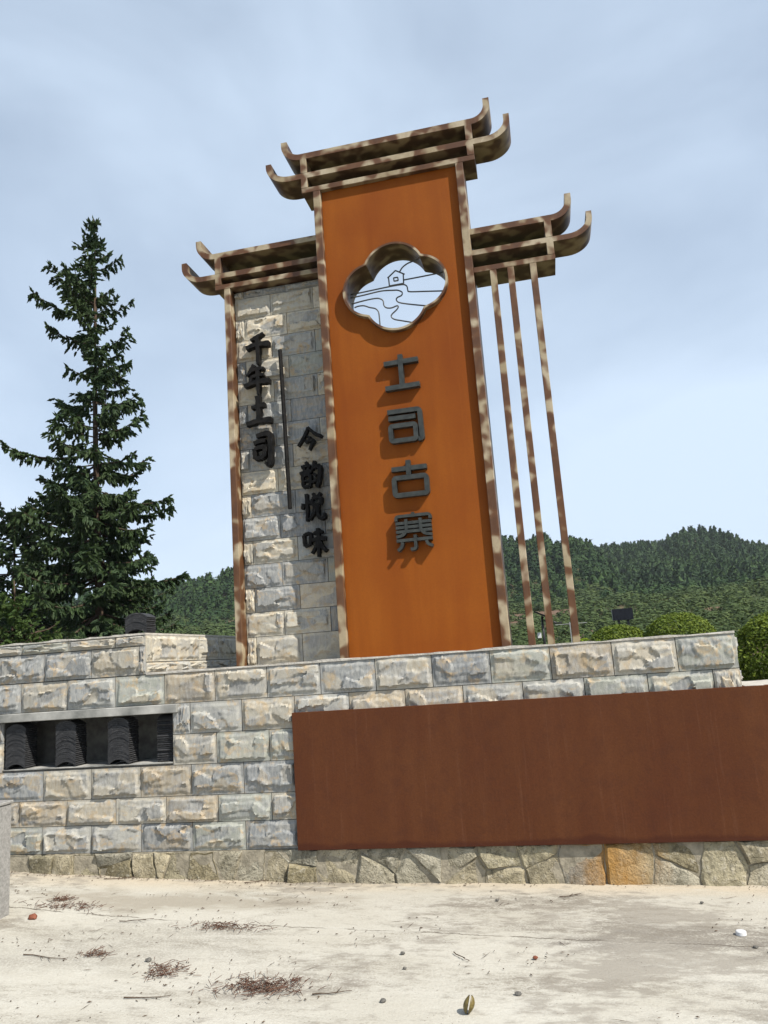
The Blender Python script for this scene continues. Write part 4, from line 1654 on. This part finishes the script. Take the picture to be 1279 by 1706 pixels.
bush('large round clipped bush at the right edge past the wall end', 2.06, 1.8, 0.62, 0.56, 0.60, 1, HEDGE, 34000, 0.031)
bush('mid sized domed clipped bush above the right part of the wall', 2.06, 8.0, 1.15, 0.58, 0.45, 2, HEDGE, 10000, 0.042)
bush('lowest flat clipped bush nearest the cream bars', 1.08, 8.2, 1.15, 0.52, 0.39, 3, HEDGE, 8000, 0.042)


def leafy_plant(name, label, x, y, z, h, n, leaf, m, seed, spread=0.5):
    g = np.random.default_rng(seed)
    t = thing(name, label, 'plant', (x, y, z))
    b = MB()
    lv, lf = [], []
    for i in range(n):
        a = g.uniform(0, 2 * math.pi)
        hh = h * g.uniform(0.5, 1.0)
        tip = Vector((x + math.cos(a) * spread * h * g.uniform(0.3, 1), y + math.sin(a) * spread * h * g.uniform(0.3, 1), z + hh))
        mid = Vector((x, y, z)).lerp(tip, 0.5) + Vector((0, 0, 0.1 * h))
        b.tube([(x, y, z - 0.02), mid, tip], [0.006, 0.005, 0.003], 4)
        for q in range(5):
            p = mid.lerp(tip, q / 4)
            a2 = g.uniform(0, 2 * math.pi)
            d = Vector((math.cos(a2), math.sin(a2), g.uniform(-.3, .6))).normalized()
            s = d.cross(Vector((0, 0, 1))).normalized()
            u = d.cross(s)
            L = leaf * g.uniform(0.6, 1.2)
            k = len(lv)
            lv += [p, p + d * L * .35 + s * L * .2 - u * L * .03, p + d * L * .7 + s * L * .16 - u * L * .02, p + d * L - Vector((0, 0, L * .2)), p + d * L * .7 - s * L * .16 - u * L * .02, p + d * L * .35 - s * L * .2 - u * L * .03]
            lf += [(k, k + 1, k + 2, k + 3), (k, k + 3, k + 4, k + 5)]
    b.build('stem', TWIGM, t)
    mesh('leaves', lv, lf, m, t)
    return t


leafy_plant('leafy_plant', 'broad leaved sprouting plant between the left wall block and the cream post', -3.12, 2.95, 1.3, 0.85, 16, 0.11, LEAF, 3, 0.38)
leafy_plant('leafy_plant', 'small lime green plant peeping over the wall beside the third cream bar', 0.30, 1.95, 1.35, 0.36, 6, 0.09, YLEAF, 4, 0.22)

# ------------------------------------------------------------------ far street furniture
lz = float(terr_z(-0.35, 20.0))
lamp = thing('solar_lamp', 'thin black solar street lamp seen between the cream bars', 'street lamp', (-0.32, 20.0, lz))
b = MB()
b.tube([(-0.32, 20, lz - 0.1), (-0.32, 20, 2.62)], [0.05, 0.035], 8)
b.build('pole', BLACKP, lamp, True)
b = MB()
b.add([(-0.55, 19.6, 2.80), (-0.05, 19.6, 2.56), (-0.05, 20.4, 2.56), (-0.55, 20.4, 2.80), (-0.55, 19.6, 2.77), (-0.05, 19.6, 2.53), (-0.05, 20.4, 2.53), (-0.55, 20.4, 2.77)],
      [(0, 1, 2, 3), (7, 6, 5, 4), (0, 4, 5, 1), (1, 5, 6, 2), (2, 6, 7, 3), (3, 7, 4, 0)])
b.build('solar_panel', DARKSCR, lamp)
b = MB()
b.tube([(-0.3, 20, 2.5), (0.05, 20, 2.42), (0.12, 20, 2.38)], 0.02, 6)
b.bbox(0.05, 0.30, 19.9, 20.1, 2.34, 2.39, 0.01)
b.build('lamp_head', BLACKP, lamp)
b = MB()
b.bbox(-0.52, -0.40, 19.9, 20.06, 1.92, 2.10, 0.01)
b.build('control_box', WHITE, lamp)

sz = float(terr_z(4.0, 40.0))
scr = thing('display_screen', 'dark blank outdoor display screen on legs beyond the clipped bushes', 'screen', (4.0, 40, sz))
b = MB()
b.bbox(3.36, 4.50, 40.0, 40.42, 2.84, 3.49, 0.02)
b.build('cabinet', GREYM, scr)
b = MB()
b.bbox(3.362, 4.498, 39.98, 39.998, 2.842, 3.488, 0.004)
b.build('screen_face', DARKSCR, scr)
for x in (3.7, 4.2):
    b = MB()
    b.bbox(x - 0.06, x + 0.06, 40.1, 40.25, sz - 0.1, 2.838, 0.01)
    b.build('leg', BLACKP, scr)

rz0 = float(terr_z(0.6, 30.0))
rail = thing('low_railing', 'pale low railing on the bank behind the cream bars', 'railing', (0.6, 30, rz0))
for x in (0.75,):
    b = MB()
    b.bbox(x - 0.02, x + 0.02, 30 - 0.02, 30 + 0.02, rz0 - 0.1, 2.66, 0.005)
    b.build('rail_post', GREYM, rail)
b = MB()
b.bbox(0.1, 1.5, 29.988, 30.012, 2.57, 2.595, 0.005)
b.build('rail', GREYM, rail)


# ------------------------------------------------------------------ litter on the paving
def gz(x, y):
    return float(ground_z(x, y)) + 0.004


def needle_clump(label, x, y, rx, ry, n, seed, m=DRYN):
    g = np.random.default_rng(seed)
    b = MB()
    for i in range(n):
        px, py = x + g.normal() * rx * .5, y + g.normal() * ry * .5
        a = g.uniform(0, math.pi)
        L = g.uniform(0.02, 0.06)
        z0 = gz(px, py) + abs(g.normal()) * 0.008
        z1 = z0 + g.uniform(-0.003, 0.010)
        b.tube([(px, py, z0), (px + L * math.cos(a), py + L * math.sin(a), z1)], 0.0016, 3)
    o = b.build('needle_clump', m, loc=(x, y, gz(x, y)))
    o['kind'] = 'stuff'
    o['label'] = label
    return o


needle_clump('largest clump of dry reddish needles near the bottom of the picture', -1.64, -1.84, 0.24, 0.12, 330, 1)
needle_clump('dark tufted clump of dry needles left of the largest clump', -2.25, -1.70, 0.12, 0.10, 130, 2)
needle_clump('wide thin clump of dry needles along the left paving joint', -3.50, -0.76, 0.28, 0.08, 140, 3)
needle_clump('scattered dry needles on the middle of the paving joint', -2.17, -1.02, 0.26, 0.07, 150, 4)
needle_clump('dry needles heaped beside the grey concrete post', -3.62, -0.62, 0.10, 0.06, 70, 5)
needle_clump('small dark tuft of needles in the left open paving', -2.78, -1.52, 0.10, 0.05, 60, 9)


def twig(label, x, y, a, L, seed, r=0.0035):
    g = np.random.default_rng(seed)
    b = MB()
    pts, q, ang = [], np.array([x, y]), a
    for k in range(6):
        pts.append((q[0], q[1], gz(q[0], q[1]) + 0.003 + 0.003 * g.random()))
        ang += g.normal() * 0.18
        q = q + np.array([math.cos(ang), math.sin(ang)]) * L / 5
    b.tube(pts, [r * (1 - 0.12 * k) for k in range(6)], 5)
    for k in (2, 3):
        s = ang + g.choice([-1, 1]) * 0.7
        p = pts[k]
        b.tube([p, (p[0] + math.cos(s) * L * .25, p[1] + math.sin(s) * L * .25, p[2] + 0.006)], r * 0.5, 4)
    o = b.build('twig', TWIGM, loc=(x, y, gz(x, y)))
    tag(o, label, 'twig', 'dry twigs lying on the paving')


TW = [('long pale twig at the left of the open paving', -3.22, -1.56, 0.15, 0.30), ('short twig just under the left end of the joint', -2.95, -0.98, 0.3, 0.22), 
      ('thin twig below the dark needle clumps', -2.3, -2.02, 0.05, 0.24), ('twig lying close to the right end of the largest needle clump', -1.35, -1.9, 0.4, 0.2),
      ('small twig beneath the rust panel near the footing', -0.15, -0.33, 0.1, 0.16), ('twig in the pale open paving below the grey patch', -0.72, -1.33, -0.5, 0.14),
      ('loose twig resting at the footing under the niche', -3.6, -0.12, 0.1, 0.35), ('dark twig resting at the footing left of the panel corner', -2.45, -0.10, 0.2, 0.25), ]
for i, (lb, x, y, a, L) in enumerate(TW):
    twig(lb, x, y, a, L, 50 + i)


def stone(name, label, cat, x, y, s, m, seed, flat=0.6, group=None):
    g = np.random.default_rng(seed)
    bm = bmesh.new()
    bmesh.ops.create_icosphere(bm, subdivisions=2, radius=1)
    for v in bm.verts:
        k = 1 + 0.35 * noise.noise(v.co * 1.4 + Vector((seed, 0, 0)))
        v.co = Vector((v.co.x * k * s, v.co.y * k * s * 0.75, v.co.z * k * s * flat))
    V = [(v.co.x + x, v.co.y + y, v.co.z + gz(x, y) + s * flat * 0.6) for v in bm.verts]
    F = [[v.index for v in f.verts] for f in bm.faces]
    bm.free()
    o = mesh(name, V, F, m, None, False, loc=(x, y, gz(x, y)))
    tag(o, label, cat, group)


stone('brick_chip', 'red brick chip on the paving near the concrete post', 'brick chip', -3.58, -0.99, 0.032, REDST, 3)
stone('brick_chip', 'tiny red brick chip in the grey patch at right', 'brick chip', -0.28, -1.38, 0.014, REDST, 4)
PB = [('dark pebble alone below the middle of the joint', -1.0, -1.36, 0.014), ('dark pebble in the open paving right of the joint', -0.95, -1.56, 0.011), ('flat black pebble left of the tufted needle clump', -2.42, -1.56, 0.02),
      ('black pebble at the lower middle of the paving', -0.98, -1.95, 0.015), ('pebble near the footing under the rust panel', -0.55, -0.42, 0.013), ('pebble close to the husk on the right', -0.35, -1.83, 0.017),
      ('pebble at the right edge of the grey patch', 0.93, -1.22, 0.02), ('small pebble in the sandy strip at right', 0.72, -0.42, 0.012), ('dark pebble at right among dirt specks', 0.86, -1.16, 0.014)]
for i, (lb, x, y, s) in enumerate(PB):
    stone('pebble', lb, 'pebble', x, y, s, PEBM, 20 + i, 0.55, 'loose pebbles on the paving')

# bottle cap
b = MB()
x, y = 0.83, -0.965
z = gz(x, y)
n = 24
rr = [0.028 + 0.0014 * (k % 2) for k in range(n)]
V = [(x + rr[k] * math.cos(2 * math.pi * k / n), y + rr[k] * math.sin(2 * math.pi * k / n), z) for k in range(n)]
V += [(x + 0.96 * rr[k] * math.cos(2 * math.pi * k / n), y + 0.96 * rr[k] * math.sin(2 * math.pi * k / n), z + 0.017) for k in range(n)]
V += [(x + 0.82 * rr[k] * math.cos(2 * math.pi * k / n), y + 0.82 * rr[k] * math.sin(2 * math.pi * k / n), z + 0.021) for k in range(n)]
F = []
for j in range(2):
    for k in range(n):
        F.append((j * n + k, j * n + (k + 1) % n, (j + 1) * n + (k + 1) % n, (j + 1) * n + k))
F.append(tuple(range(2 * n, 3 * n)))
b.add(V, F)
tag(b.build('bottle_cap', WHITE, None, True, R(40), loc=(x, y, z)), 'white plastic bottle cap on the grey patch of paving at right', 'bottle cap')

# seed husk standing on the paving
x, y = -0.567, -2.04
z = gz(x, y)
b = MB()
for s in (-1, 1):
    V, F = [], []
    nu, nv = 8, 6
    for i in range(nu + 1):
        t = i / nu
        w = 0.030 * math.sin(math.pi * min(0.97, t * 0.9 + 0.06)) ** 0.8
        for j in range(nv + 1):
            a = -math.pi / 2 + math.pi * j / nv
            V.append((x + s * 0.004 + s * w * 0.75 * math.cos(a) + 0.02 * t, y + w * math.sin(a), z + 0.075 * t))
    for i in range(nu):
        for j in range(nv):
            k = i * (nv + 1) + j
            F.append((k, k + 1, k + nv + 2, k + nv + 1))
    b.add(V, F)
tag(b.build('seed_husk', PODM, None, True, loc=(x, y, z)), 'split olive brown seed husk standing at the bottom edge of the paving', 'seed husk')


# crumbs of dirt and bark, beyond counting
def crumbs():
    g = np.random.default_rng(77)
    V, T = [], []
    n = 0
    while n < 900:
        x, y = g.uniform(-4.6, 1.8), -abs(g.normal()) * 0.9 - 0.05
        if g.random() < 0.5:
            x, y = g.uniform(-4.6, 1.8), g.uniform(-2.6, -0.1)
        if n > 560:
            x, y = g.uniform(-4.2, 1.5), g.uniform(-2.4, -0.3)
        if n < 260:
            x, y = g.uniform(-4.6, -1.6) if n < 200 else g.uniform(-1.6, 1.6), -0.035 - abs(g.normal()) * 0.04
        elif noise.noise(Vector((x * 1.3, y * 2.0, 4.0))) < 0.16 - (x < -1.2) * 0.22:
            continue
        a = g.uniform(0, 6.28)
        L, w = g.uniform(0.003, 0.015), g.uniform(0.0015, 0.005)
        if g.random() < 0.12:
            L, w = g.uniform(0.03, 0.07), 0.0016
        c_, s_ = math.cos(a), math.sin(a)
        z0 = gz(x, y)
        k = len(V)
        for dx, dy, dz in ((-L, 0, 0.001), (0, -w, 0.001), (L, 0, 0.001), (0, w, 0.001), (0, 0, 0.001 + w * 1.2)):
            V.append((x + dx * c_ - dy * s_, y + dx * s_ + dy * c_, z0 + dz))
        T += [(k, k + 1, k + 4), (k + 1, k + 2, k + 4), (k + 2, k + 3, k + 4), (k + 3, k, k + 4)]
        n += 1
    o = big_mesh('bark_crumbs', V, T, TWIGM)
    o['kind'] = 'stuff'


crumbs()
